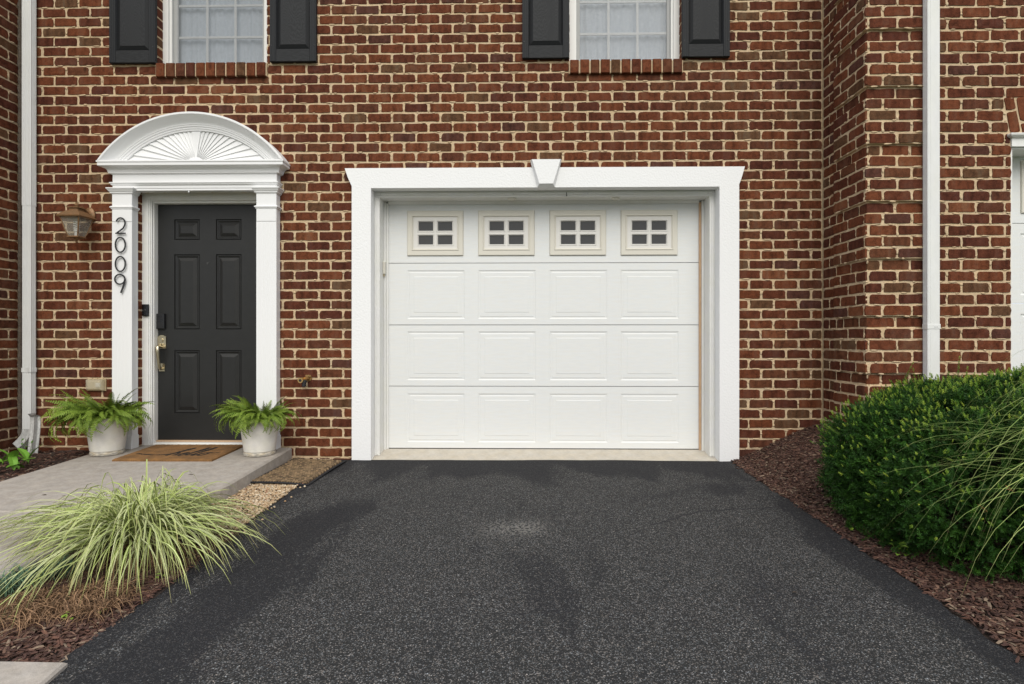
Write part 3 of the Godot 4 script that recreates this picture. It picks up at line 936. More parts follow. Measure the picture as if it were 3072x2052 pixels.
func garage_light(door: Node3D, c: Rect2, z: float) -> void:
	var b := B.new()
	var r := c.grow(-0.003)
	var inner := Rect2(c.position.x + 0.056, c.position.y + 0.063, c.size.x - 0.112, c.size.y - 0.122)
	b.rings([c, r, r, r.grow(-0.004), inner.grow(0.016), inner.grow(0.014), inner.grow(0.008), inner.grow(0.006), inner], [z, z - 0.003, z + 0.010, z + 0.013, z + 0.013, z + 0.018, z + 0.018, z + 0.010, z + 0.009], false)
	part(door, "window_frame", b, M.almond)
	b = B.new()
	var panes := []
	var pw := 0.131
	var ph := 0.084
	for ix in 2:
		for iy in 2:
			panes.append(Rect2(inner.position.x + 0.041 + ix * 0.168, inner.position.y + 0.034 + iy * 0.120, pw, ph))
	b.sheet(inner, z + 0.008, panes)
	for p: Rect2 in panes:
		b.rings([p, p.grow(-0.004)], [z + 0.008, z - 0.004], false)
	# a raised bead round each light
	for p: Rect2 in panes:
		var g := p.grow(0.010)
		b.rings([g, g.grow(-0.002), g.grow(-0.006), p.grow(0.002)], [z + 0.0081, z + 0.0115, z + 0.0115, z + 0.0081], false)
	part(door, "window_insert", b, M.insert)
	for p: Rect2 in panes:
		b = B.new()
		var q := p.grow(-0.004)
		b.quad(Vector3(q.position.x, q.position.y, z - 0.004), Vector3(q.end.x, q.position.y, z - 0.004), Vector3(q.end.x, q.end.y, z - 0.004), Vector3(q.position.x, q.end.y, z - 0.004))
		part(door, "pane", b, M.dark_glass)

func build_entrance(house: Node3D) -> void:
	var x0 := -3.378
	var x1 := -2.014
	var xm := (x0 + x1) / 2
	var sur := Node3D.new()
	sur.name = "door_surround"
	house.add_child(sur, true)
	# fluted pilasters with capital and necking ring
	for px in [x0, x1 - 0.166]:
		var b := B.new()
		var w := 0.166
		var foot := 0.086
		b.box(Vector3(px + 0.003, foot, 0.001), Vector3(px + w - 0.003, 2.225, 0.060))
		b.sheet(Rect2(px, foot, w, 1.958 - foot), 0.080, [], 0.0)
		b.box(Vector3(px, foot, 0.055), Vector3(px + w, 1.960, 0.079))
		for k in 4:
			var fx: float = px + 0.028 + k * 0.0305
			b.cbox(Vector3(fx, foot + 0.12, 0.079), Vector3(fx + 0.018, 1.952, 0.0808), 0.001)
		b.cbox(Vector3(px, 1.961, 0.055), Vector3(px + w, 2.225, 0.081), 0.002)
		b.cbox(Vector3(px + 0.006, 1.961, 0.0812), Vector3(px + w - 0.006, 2.06, 0.083), 0.001)
		b.moulding(px, px + w, 0.080, 0.001, [Vector2(0.004, 2.090), Vector2(0.013, 2.084), Vector2(0.013, 2.076), Vector2(0.006, 2.072), Vector2(0.006, 2.066), Vector2(0.0, 2.062)])
		b.moulding(px, px + w, 0.080, 0.001, [Vector2(0.032, 2.236), Vector2(0.032, 2.228), Vector2(0.026, 2.222), Vector2(0.018, 2.208), Vector2(0.012, 2.204), Vector2(0.012, 2.196), Vector2(0.005, 2.190), Vector2(0.0, 2.186)])
		b.cbox(Vector3(px - 0.004, foot - 0.02, 0.001), Vector3(px + w + 0.004, foot + 0.11, 0.088), 0.004)
		part(sur, "pilaster", b, M.white)
	# entablature
	var e := B.new()
	e.cbox(Vector3(x0, 2.237, 0.001), Vector3(x1, 2.362, 0.074), 0.001)
	e.cbox(Vector3(x0 + 0.004, 2.218, 0.001), Vector3(x1 - 0.004, 2.2365, 0.070), 0.001)
	e.moulding(x0, x1, 0.074, 0.001, [Vector2(0.006, 2.288), Vector2(0.018, 2.284), Vector2(0.018, 2.277), Vector2(0.010, 2.272), Vector2(0.010, 2.266), Vector2(0.0, 2.258)])
	part(sur, "frieze", e, M.white)
	e = B.new()
	var prof := [Vector2(0.072, 2.448), Vector2(0.076, 2.444), Vector2(0.076, 2.434), Vector2(0.070, 2.431), Vector2(0.070, 2.408), Vector2(0.064, 2.404)]
	for k in 7:
		var t := k / 6.0
		prof.append(Vector2(0.058 - 0.038 * sin(t * PI / 2), 2.403 - 0.035 * (1 - cos(t * PI / 2))))
	prof.append_array([Vector2(0.017, 2.366), Vector2(0.017, 2.358), Vector2(0.0, 2.352)])
	e.moulding(x0 - 0.008, x1 + 0.008, 0.074, 0.001, prof)
	part(sur, "cornice", e, M.white)
	# segmental pediment: an arched crown moulding
	var cy := 1.898
	var base := 2.449
	var ap := [Vector2(0.940, 0.001), Vector2(0.940, 0.146), Vector2(0.937, 0.149), Vector2(0.924, 0.149), Vector2(0.921, 0.146)]
	for k in 7:
		var t := k / 6.0
		ap.append(Vector2(0.918 - 0.050 * t, 0.140 - 0.062 * sin(t * PI / 2)))
	ap.append_array([Vector2(0.862, 0.079), Vector2(0.858, 0.074), Vector2(0.848, 0.074), Vector2(0.842, 0.066), Vector2(0.832, 0.066), Vector2(0.828, 0.060), Vector2(0.816, 0.058), Vector2(0.814, 0.036)])
	e = B.new()
	var steps := 56
	for k in ap.size() - 1:
		for j in steps:
			var q := []
			for jj in [j, j + 1]:
				for kk in [k, k + 1]:
					var r: float = ap[kk].x
					var lim := acos((base - cy) / r)
					var a: float = lerpf(-lim, lim, float(jj) / steps)
					q.append(Vector3(xm + r * sin(a), cy + r * cos(a), ap[kk].y))
			e.quad(q[1], q[3], q[2], q[0])
	part(sur, "arch_moulding", e, M.white)
	e = B.new()
	var ty := PackedVector2Array()
	for j in 41:
		var lim := acos((base - cy) / 0.815)
		var a := lerpf(lim, -lim, j / 40.0)
		ty.append(Vector2(xm + 0.815 * sin(a), cy + 0.815 * cos(a)))
	e.prism(ty, 0.001, 0.036)
	part(sur, "tympanum", e, M.white)
	# sunburst: lapped rays about a half-round boss
	var rays := 23
	var hub := Vector2(xm, base)
	for k in rays:
		var each := (PI / 2 - 0.14) / 11.0
		var w0 := each * k if k <= 11 else PI - each * (23 - k)
		var w1 := each * (k + 1) if k < 11 else PI - each * (22 - k)
		var ends := []
		for a in [w0, w1]:
			var d := Vector2(cos(a), sin(a))
			var f := hub - Vector2(xm, cy)
			var bq := f.dot(d)
			var reach := -bq + sqrt(bq * bq - f.length_squared() + 0.813 * 0.813)
			ends.append([hub + d * 0.05, hub + d * reach])
		var low := 0.039
		var high := 0.052
		var za := high
		var zb := high
		# the lower edge of each ray laps over the one below it
		if k < 11:
			za = high; zb = low
		elif k > 11:
			za = low; zb = high
		e = B.new()
		var A := Vector3(ends[0][0].x, maxf(ends[0][0].y, base), za)
		var Bq := Vector3(ends[0][1].x, maxf(ends[0][1].y, base), za)
		var C := Vector3(ends[1][1].x, maxf(ends[1][1].y, base), zb)
		var D := Vector3(ends[1][0].x, maxf(ends[1][0].y, base), zb)
		e.quad(A, Bq, C, D)
		for s in [[A, Bq], [C, D], [Bq, C]]:
			var p: Vector3 = s[0]
			var q: Vector3 = s[1]
			e.quad(Vector3(p.x, p.y, 0.035), Vector3(q.x, q.y, 0.035), q, p)
		part(sur, "ray", e, M.white)
	e = B.new()
	var disc := PackedVector2Array()
	for j in 17:
		disc.append(Vector2(xm + 0.068 * cos(PI * j / 16.0), base + 0.048 * sin(PI * j / 16.0)))
	e.prism(disc, 0.036, 0.062)
	part(sur, "boss", e, M.white)
	e = B.new()
	e.tube([Vector3(0, 0.004, 0), Vector3(0, -0.010, 0.004), Vector3(0.006, -0.016, 0.008), Vector3(0.010, -0.008, 0.012)], [0.005], 6)
	part(sur, "hook", e, M.white, Transform3D(Basis(), Vector3(xm - 0.055, 2.217, 0.060)))
	# casing, jamb and threshold in the brick opening
	var fr := Node3D.new()
	fr.name = "door_frame"
	house.add_child(fr, true)
	var d := 0.533
	var c := xm + 0.004
	e = B.new()
	for s in [[0.533, 0.475, 2.245, 2.192, -0.062], [0.4745, 0.466, 2.1915, 2.183, -0.070], [0.4655, 0.457, 2.1825, 2.172, -0.078]]:
		e.prism(PackedVector2Array([Vector2(c - s[0], 0.085), Vector2(c - s[1], 0.085), Vector2(c - s[1], s[3]), Vector2(c + s[1], s[3]), Vector2(c + s[1], 0.085), Vector2(c + s[0], 0.085), Vector2(c + s[0], s[2]), Vector2(c - s[0], s[2])]), -0.20, s[4])
	part(fr, "casing", e, M.trim)
	e = B.new()
	e.prism(PackedVector2Array([Vector2(c - d + 0.002, 2.2455), Vector2(c + d - 0.002, 2.2455), Vector2(c + d - 0.002, 2.258), Vector2(c - d + 0.002, 2.258)]), -0.20, -0.052)
	part(fr, "drip_cap", e, M.trim)
	e = B.new()
	e.prism(PackedVector2Array([Vector2(c - 0.460, 0.085), Vector2(c - 0.450, 0.085), Vector2(c - 0.450, 2.153), Vector2(c + 0.450, 2.153), Vector2(c + 0.450, 0.085), Vector2(c + 0.460, 0.085), Vector2(c + 0.460, 2.1715), Vector2(c - 0.460, 2.1715)]), -0.21, -0.100)
	part(fr, "jamb", e, M.trim)
	e = B.new()
	e.cbox(Vector3(c - 0.4495, 0.080, -0.23), Vector3(c + 0.4495, 0.112, -0.070), 0.006)
	part(fr, "sill", e, M.trim)
	e = B.new()
	e.cbox(Vector3(c - 0.4490, 0.1125, -0.23), Vector3(c + 0.4490, 0.124, -0.120), 0.003)
	part(fr, "threshold", e, M.bare_wood)
	# six-panel door
	var door := Node3D.new()
	door.name = "front_door"
	house.add_child(door, true)
	var z := -0.150
	var l := c - 0.4485
	var r := c + 0.4485
	var cols := [Vector2(-3.000, 0.222), Vector2(-2.637, 0.222)]
	var rows := [Vector2(0.352, 0.545), Vector2(1.076, 0.648), Vector2(1.848, 0.178)]
	var cut := []
	for cc in cols:
		for rr in rows:
			cut.append(Rect2(cc.x, rr.x, cc.y, rr.y))
	e = B.new()
	e.sheet(Rect2(l, 0.1245, r - l, 2.1525 - 0.1245), z, cut)
	e.quad(Vector3(r, 0.1245, z - 0.045), Vector3(l, 0.1245, z - 0.045), Vector3(l, 2.1525, z - 0.045), Vector3(r, 2.1525, z - 0.045))
	part(door, "leaf", e, M.door)
	for p: Rect2 in cut:
		e = B.new()
		e.rings([p, p.grow(-0.005), p.grow(-0.010), p.grow(-0.016), p.grow(-0.026), p.grow(-0.030), p.grow(-0.056), p.grow(-0.058)], [z, z - 0.010, z - 0.004, z - 0.004, z - 0.013, z - 0.013, z - 0.001, z], true)
		part(door, "panel", e, M.door)
	e = B.new()
	e.lathe([Vector2(0.010, 0), Vector2(0.010, 0.003), Vector2(0.006, 0.004), Vector2(0.0, 0.003)], 12)
	part(door, "peephole", e, M.seal, Transform3D(Basis(Vector3.RIGHT, PI / 2), Vector3(-2.708, 1.647, z)))
	# keypad deadbolt
	e = B.new()
	e.cbox(Vector3(-3.140, 1.083, z), Vector3(-3.072, 1.212, z + 0.030), 0.005)
	part(door, "keypad_lock", e, M.black)
	for ky in 4:
		for kx in 3:
			e = B.new()
			e.cbox(Vector3(-3.124 + kx * 0.015, 1.140 + ky * 0.015, z + 0.030), Vector3(-3.115 + kx * 0.015, 1.149 + ky * 0.015, z + 0.0315), 0.001)
			part(door, "key", e, M.black_gloss)
	# handleset
	e = B.new()
	var plate := PackedVector2Array([Vector2(-3.137, 0.912), Vector2(-3.066, 0.912), Vector2(-3.066, 1.016), Vector2(-3.080, 1.018)])
	for j in 9:
		var a := PI * j / 8.0
		plate.append(Vector2(-3.1015 + 0.022 * cos(a), 1.020 + 0.008 * sin(a)))
	plate.append_array([Vector2(-3.123, 1.018), Vector2(-3.137, 1.016)])
	e.prism(plate, z, z + 0.012)
	e.tube([Vector3(-3.102, 0.985, z + 0.010), Vector3(-3.102, 0.985, z + 0.020)], [0.014], 14)
	var hs := part(door, "handle_plate", e, M.nickel)
	e = B.new()
	e.tube([Vector3(-3.102, 0.925, z + 0.01), Vector3(-3.102, 0.930, z + 0.050), Vector3(-3.102, 0.922, z + 0.066), Vector3(-3.102, 0.890, z + 0.068), Vector3(-3.102, 0.840, z + 0.060), Vector3(-3.102, 0.790, z + 0.050), Vector3(-3.102, 0.758, z + 0.044), Vector3(-3.102, 0.742, z + 0.034), Vector3(-3.102, 0.738, z + 0.008)], [0.012, 0.014, 0.017, 0.0165, 0.014, 0.012, 0.012, 0.013, 0.013], 10)
	part(door, "handle_grip", e, M.nickel)
	e = B.new()
	var foot2 := PackedVector2Array([Vector2(-3.126, 0.716), Vector2(-3.078, 0.716), Vector2(-3.078, 0.776)])
	for j in 9:
		var a := PI * j / 8.0
		foot2.append(Vector2(-3.102 + 0.018 * cos(a), 0.778 + 0.007 * sin(a)))
	foot2.append(Vector2(-3.126, 0.776))
	e.prism(foot2, z, z + 0.010)
	part(door, "handle_foot", e, M.nickel)
	e = B.new()
	e.tube([Vector3(-3.102, 0.945, z + 0.012), Vector3(-3.102, 0.950, z + 0.034), Vector3(-3.102, 0.946, z + 0.046)], [0.012, 0.010, 0.012], 8, 0.5)
	part(door, "thumb_latch", e, M.nickel)
	hs.set_meta("label", "satin brass coloured plate with keyhole")
	# the hall behind
	e = B.new()
	e.box(Vector3(c - 0.6, -0.1, -0.32), Vector3(c + 0.6, 2.3, -2.0))
	part(house, "hall", e, M.room)

# ------------------------------------------------------------------ the houses on either side
func build_neighbours() -> void:
	# the house beside the grooved downspout: only the end of its side wall shows
	var a := thing("neighbouring_townhouse", "brick side wall of the house next to the grooved white downspout", "townhouse", Vector3(-4.218, 0, 0))
	var b := B.new()
	b.box(Vector3(-3.0, -0.35, -0.3), Vector3(-0.006, 4.2, 1.05))
	var wall := part(a, "wall", b, M.mortar)
	var list := []
	lay(list, Transform3D(Basis(Vector3(0, 0, -1), Vector3.UP, Vector3(1, 0, 0)), Vector3(0, 0, 0)), -0.85, -0.012, -0.16, 4.15, -0.105, [])
	var kept := []
	for r in list:
		kept.append(r)
	set_bricks_local(wall, kept, 300)
	set_smears(wall)
	b = B.new()
	for k in 60:
		var y := -0.1 + k * 0.07
		b.tube([Vector3(0.004, y, 0.004), Vector3(0.006 + rng.randf() * 0.006, y + 0.04, 0.006 + rng.randf() * 0.008), Vector3(0.004, y + 0.08, 0.004)], [0.012, 0.016 + rng.randf() * 0.008, 0.012], 6)
	part(a, "mortar_fillet", b, M.caulk)
	# the house with the brick pier
	var n := thing("neighbouring_townhouse", "brick neighbour with banded quoin pier, white downspout and its own pale garage door", "townhouse", Vector3(2.464, 0, 0))
	var zf := 0.61
	b = B.new()
	var hole := Rect2(1.018, -0.3, 2.8, 2.665)
	b.sheet(Rect2(0.006, -0.35, 4.6, 4.55), zf - 0.006, [hole], 0.30)
	b.quad(Vector3(0.006, -0.35, -0.3), Vector3(0.006, -0.35, zf - 0.006), Vector3(0.006, 4.2, zf - 0.006), Vector3(0.006, 4.2, -0.3))
	b.quad(Vector3(0.006, 4.2, zf - 0.006), Vector3(4.6, 4.2, zf - 0.006), Vector3(4.6, 4.2, -3), Vector3(0.006, 4.2, -3))
	b.quad(Vector3(4.6, -0.35, zf), Vector3(4.6, -0.35, -3), Vector3(4.6, 4.2, -3), Vector3(4.6, 4.2, zf))
	wall = part(n, "wall", b, M.mortar)
	list = []
	var out := 0.023
	var side := Basis(Vector3(0, 0, 1), Vector3.UP, Vector3(-1, 0, 0))
	# the side: stretchers from the inner corner; quoin bands stand proud over the outer two bricks
	for i in range(-1, 50):
		var band := posmod(i, 5) != 2
		var y0 := COURSE0 + i * COURSE
		var o := out if band else 0.0
		lay(list, Transform3D(side, Vector3(0, 0, 0)), 0.004, 0.2032, y0 + 0.01, y0 + COURSE - 0.01, 0.0, [])
		lay(list, Transform3D(side, Vector3(-o, 0, 0)), 0.2032, zf + o, y0 + 0.01, y0 + COURSE - 0.01, 0.0, [], null, 3 if band else 2)
		lay(list, Transform3D(Basis(), Vector3(0, 0, zf + o)), -o, 0.412, y0 + 0.01, y0 + COURSE - 0.01, BRICK / 2, [], null, 1)
	var cut := [Rect2(1.018, -0.5, 2.8, 2.94)]
	for k in 4:
		cut.append(Rect2(1.010 - 0.0145 * k, COURSE0 + (28.5 + k) * COURSE, 3.0, COURSE))
	lay(list, Transform3D(Basis(), Vector3(0, 0, zf)), 0.424, 1.75, 0.0, 4.15, 0.06, cut)
	# splayed bricks of the flat arch over the neighbour's garage
	for k in 7:
		var lean := 0.185 - 0.016 * k
		var at := 1.050 + k * 0.084
		var y := 2.458
		for l in ([0.165, 0.105] if k % 2 == 0 else [0.085, 0.185]):
			var mid := Vector3(at - (y + l / 2 - 2.458) * tan(lean), y + l / 2, zf)
			var cls := 0.1915 if l > 0.14 else 0.0905
			list.append([Transform3D(Basis(Vector3(0, 0, 1), PI / 2 + lean) * Basis.from_scale(Vector3((l - 0.012) / cls, 1.03, 1)), mid), cls, rng.randi() % int(bricks[cls].size()), tone()])
			y += l
	set_bricks_local(wall, list, 300)
	set_smears(wall)
	# mortar cores of the quoin bands
	for i in range(-1, 50):
		if posmod(i, 5) != 3:
			continue
		b = B.new()
		var y0 := COURSE0 + i * COURSE + 0.004
		b.box(Vector3(-out + 0.006, y0, 0.206), Vector3(0.20, y0 + 4 * COURSE - 0.008, zf + out - 0.006))
		b.box(Vector3(0.20, y0, 0.4), Vector3(0.410, y0 + 4 * COURSE - 0.008, zf + out - 0.006))
		part(n, "quoin_core", b, M.mortar)
	# its garage: white head moulding, trim and one corner of the door
	b = B.new()
	b.moulding(1.020, 3.82, zf + 0.004, zf - 0.05, [Vector2(0.030, 2.452), Vector2(0.034, 2.446), Vector2(0.030, 2.436), Vector2(0.018, 2.426), Vector2(0.006, 2.420), Vector2(0.004, 2.414), Vector2(0.004, 2.364)])
	part(n, "head_moulding", b, M.trim)
	b = B.new()
	b.prism(PackedVector2Array([Vector2(1.019, 0.0), Vector2(1.034, 0.0), Vector2(1.034, 2.352), Vector2(3.80, 2.352), Vector2(3.80, 0.0), Vector2(3.817, 0.0), Vector2(3.817, 2.3635), Vector2(1.019, 2.3635)]), zf - 0.25, zf - 0.012)
	part(n, "garage_frame", b, M.trim)
	var door := Node3D.new()
	door.name = "garage_door"
	n.add_child(door, true)
	var z := zf - 0.20
	var ys := [0.10, 0.66, 1.26, 1.858, 2.40]
	for k in 4:
		b = B.new()
		var y0: float = ys[k] + 0.0025
		var y1: float = ys[k + 1] - 0.0025
		var c := [Rect2(1.250, 1.930, 0.49, 0.395)] if k == 3 else [Rect2(1.250, y0 + 0.06, 0.50, 0.46)]
		b.sheet(Rect2(1.034, y0, 2.766, y1 - y0), z, c)
		b.quad(Vector3(1.034, y0, z - 0.03), Vector3(3.8, y0, z - 0.03), Vector3(3.8, y0, z), Vector3(1.034, y0, z))
		b.quad(Vector3(1.034, y1, z), Vector3(3.8, y1, z), Vector3(3.8, y1, z - 0.03), Vector3(1.034, y1, z - 0.03))
		part(door, "section", b, M.garage)
		if k < 3:
			part(door, "panel", pressed_panel(c[0], z, 0.0065), M.garage)
		else:
			garage_light(door, c[0], z)

func set_bricks_local(wall: Node3D, list: Array, most: int) -> void:
	# seen_size looks at world places: move, rank, move back
	var o: Vector3 = (wall.get_parent() as Node3D).position
	for r in list:
		r[0] = Transform3D(Basis(), o) * r[0]
	list.sort_custom(func(a, b): return seen_size(a) > seen_size(b))
	var seen := []
	for r in list:
		r[0] = Transform3D(Basis(), -o) * r[0]
	var rest := {}
	for i in list.size():
		var r = list[i]
		if i < most:
			put(wall, "brick", bricks[r[1]][r[2]], M.brick[r[3]], r[0])
		else:
			if not rest.has(r[3]): rest[r[3]] = []
			rest[r[3]].append(r)
	if rest.is_empty():
		return
	var joined := ArrayMesh.new()
	for t in rest:
		var st := SurfaceTool.new()
		st.begin(Mesh.PRIMITIVE_TRIANGLES)
		for r in rest[t]:
			st.append_from(bricks[r[1]][r[2]], 0, r[0])
		st.commit(joined)
		joined.surface_set_material(joined.get_surface_count() - 1, M.brick[t])
	put(wall, "brick_courses", joined, null).set_meta("kind", "stuff")

# ------------------------------------------------------------------ downspouts
func ribbed_outline(w: float, d: float, ribs: int) -> PackedVector2Array:
	# in x, z: front edge carries the ribs
	var p := PackedVector2Array()
	p.append(Vector2(-w / 2, -d / 2))
	p.append(Vector2(-w / 2, d / 2 - 0.006))
	p.append(Vector2(-w / 2 + 0.006, d / 2))
	for k in ribs:
		var x := lerpf(-w / 2 + 0.012, w / 2 - 0.012, (k + 0.5) / ribs)
		var s := (w - 0.024) / ribs * 0.42
		p.append(Vector2(x - s, d / 2))
		p.append(Vector2(x - s * 0.55, d / 2 - 0.004))
		p.append(Vector2(x + s * 0.55, d / 2 - 0.004))
		p.append(Vector2(x + s, d / 2))
	p.append(Vector2(w / 2 - 0.006, d / 2))
	p.append(Vector2(w / 2, d / 2 - 0.006))
	for k in 3:
		var z := lerpf(d / 2 - 0.012, -d / 2 + 0.012, (k + 0.5) / 3.0)
		p.append(Vector2(w / 2, z + 0.006))
		p.append(Vector2(w / 2 - 0.003, z + 0.003))
		p.append(Vector2(w / 2 - 0.003, z - 0.003))
		p.append(Vector2(w / 2, z - 0.006))
	p.append(Vector2(w / 2, -d / 2))
	return p

func swept(b: B, outline: PackedVector2Array, frames: Array) -> void:
	for f in frames.size() - 1:
		var A: Transform3D = frames[f]
		var C: Transform3D = frames[f + 1]
		for i in outline.size():
			var j := (i + 1) % outline.size()
			var p := Vector3(outline[i].x, 0, outline[i].y)
			var q := Vector3(outline[j].x, 0, outline[j].y)
			b.quad(A * p, A * q, C * q, C * p)

func build_downspouts() -> void:
	var d := thing("downspout", "grooved white downspout with a kicked elbow in the brick corner beside the door", "downspout", Vector3(-4.100, 0.20, 0.050))
	var b := B.new()
	var o := ribbed_outline(0.075, 0.055, 4)
	swept(b, o, [Transform3D(Basis(), Vector3(0, 0.03, 0)), Transform3D(Basis(), Vector3(0, 1.95, 0))])
	part(d, "pipe", b, M.pipe)
	b = B.new()
	swept(b, ribbed_outline(0.079, 0.059, 4), [Transform3D(Basis(), Vector3(0, 1.90, 0)), Transform3D(Basis(), Vector3(0, 4.0, 0))])
	part(d, "pipe", b, M.pipe)
	b = B.new()
	swept(b, ribbed_outline(0.083, 0.063, 1), [Transform3D(Basis(), Vector3(0, 0.520, 0)), Transform3D(Basis(), Vector3(0, 0.556, 0))])
	part(d, "strap", b, M.pipe)
	b = B.new()
	var fr := []
	var pos := Vector3(0, 0.05, 0)
	var dir := Vector3.DOWN
	var to := Vector3(-0.50, -0.66, 0.34).normalized()
	for k in 8:
		var t := k / 7.0
		var dd := dir.slerp(to, t).normalized()
		var x := Vector3(1, 0, 0)
		x = (x - dd * x.dot(dd)).normalized()
		fr.append(Transform3D(Basis(x, -dd, x.cross(-dd)), pos))
		pos += dd * (0.015 if k < 6 else 0.038)
	fr.append(Transform3D((fr[-1] as Transform3D).basis, pos))
	fr.reverse()
	swept(b, ribbed_outline(0.078, 0.058, 4), fr)
	part(d, "elbow", b, M.old_pipe)
	# the loose length of gutter pipe stood on end beside it
	var g := thing("gutter_offcut", "bent white metal channel stood on end in the soil beside the downspout", "gutter piece", Vector3(-3.985, -0.02, 0.14))
	b = B.new()
	var ch := PackedVector2Array([Vector2(-0.028, -0.03), Vector2(-0.028, 0.03), Vector2(0.006, 0.034), Vector2(0.010, 0.0), Vector2(0.028, -0.004), Vector2(0.028, -0.008), Vector2(0.006, -0.006), Vector2(0.002, 0.028), Vector2(-0.024, 0.025), Vector2(-0.024, -0.03)])
	var frames := []
	for k in 9:
		var t := k / 8.0
		frames.append(Transform3D(Basis(Vector3(0, 1, 0), 0.1 * t), Vector3(0.016 * sin(t * 3.4) + 0.02 * t * t, t * 0.385, 0.01 * sin(t * 5.0))))
	frames.append(Transform3D(Basis(Vector3(0, 0, 1), -0.4).scaled(Vector3(1.25, 1, 1.25)), Vector3(0.022, 0.398, 0.004)))
	swept(b, ch, frames)
	part(g, "channel", b, M.old_pipe)
	var e := thing("downspout", "smooth white downspout standing against the brick pier behind the yew", "downspout", Vector3(2.884, 0.16, 0.662))
	b = B.new()
	var flat := PackedVector2Array([Vector2(-0.054, -0.04), Vector2(-0.054, -0.022), Vector2(-0.051, -0.018), Vector2(-0.054, -0.014), Vector2(-0.054, 0.006), Vector2(-0.051, 0.010), Vector2(-0.054, 0.014), Vector2(-0.054, 0.034), Vector2(-0.048, 0.040), Vector2(-0.034, 0.040), Vector2(-0.031, 0.037), Vector2(-0.028, 0.040), Vector2(0.048, 0.040), Vector2(0.054, 0.034), Vector2(0.054, -0.04)])
	for i in flat.size(): flat[i] = Vector2(flat[i].x * 0.80, flat[i].y * 0.62)
	swept(b, flat, [Transform3D(Basis(), Vector3(0, 0, 0)), Transform3D(Basis(), Vector3(0, 4.0, 0))])
	part(e, "pipe", b, M.pipe)
	b = B.new()
	b.cbox(Vector3(-0.046, 0.905, -0.026), Vector3(0.046, 0.940, 0.0272), 0.002)
	part(e, "strap", b, M.pipe)
	for x in [0.006, 0.02]:
		b = B.new()
		b.lathe([Vector2(0.005, 0), Vector2(0.004, 0.003), Vector2(0, 0.004)], 8)
		part(e, "screw", b, M.galv, Transform3D(Basis(Vector3.RIGHT, PI / 2), Vector3(x, 0.922, 0.0272)))

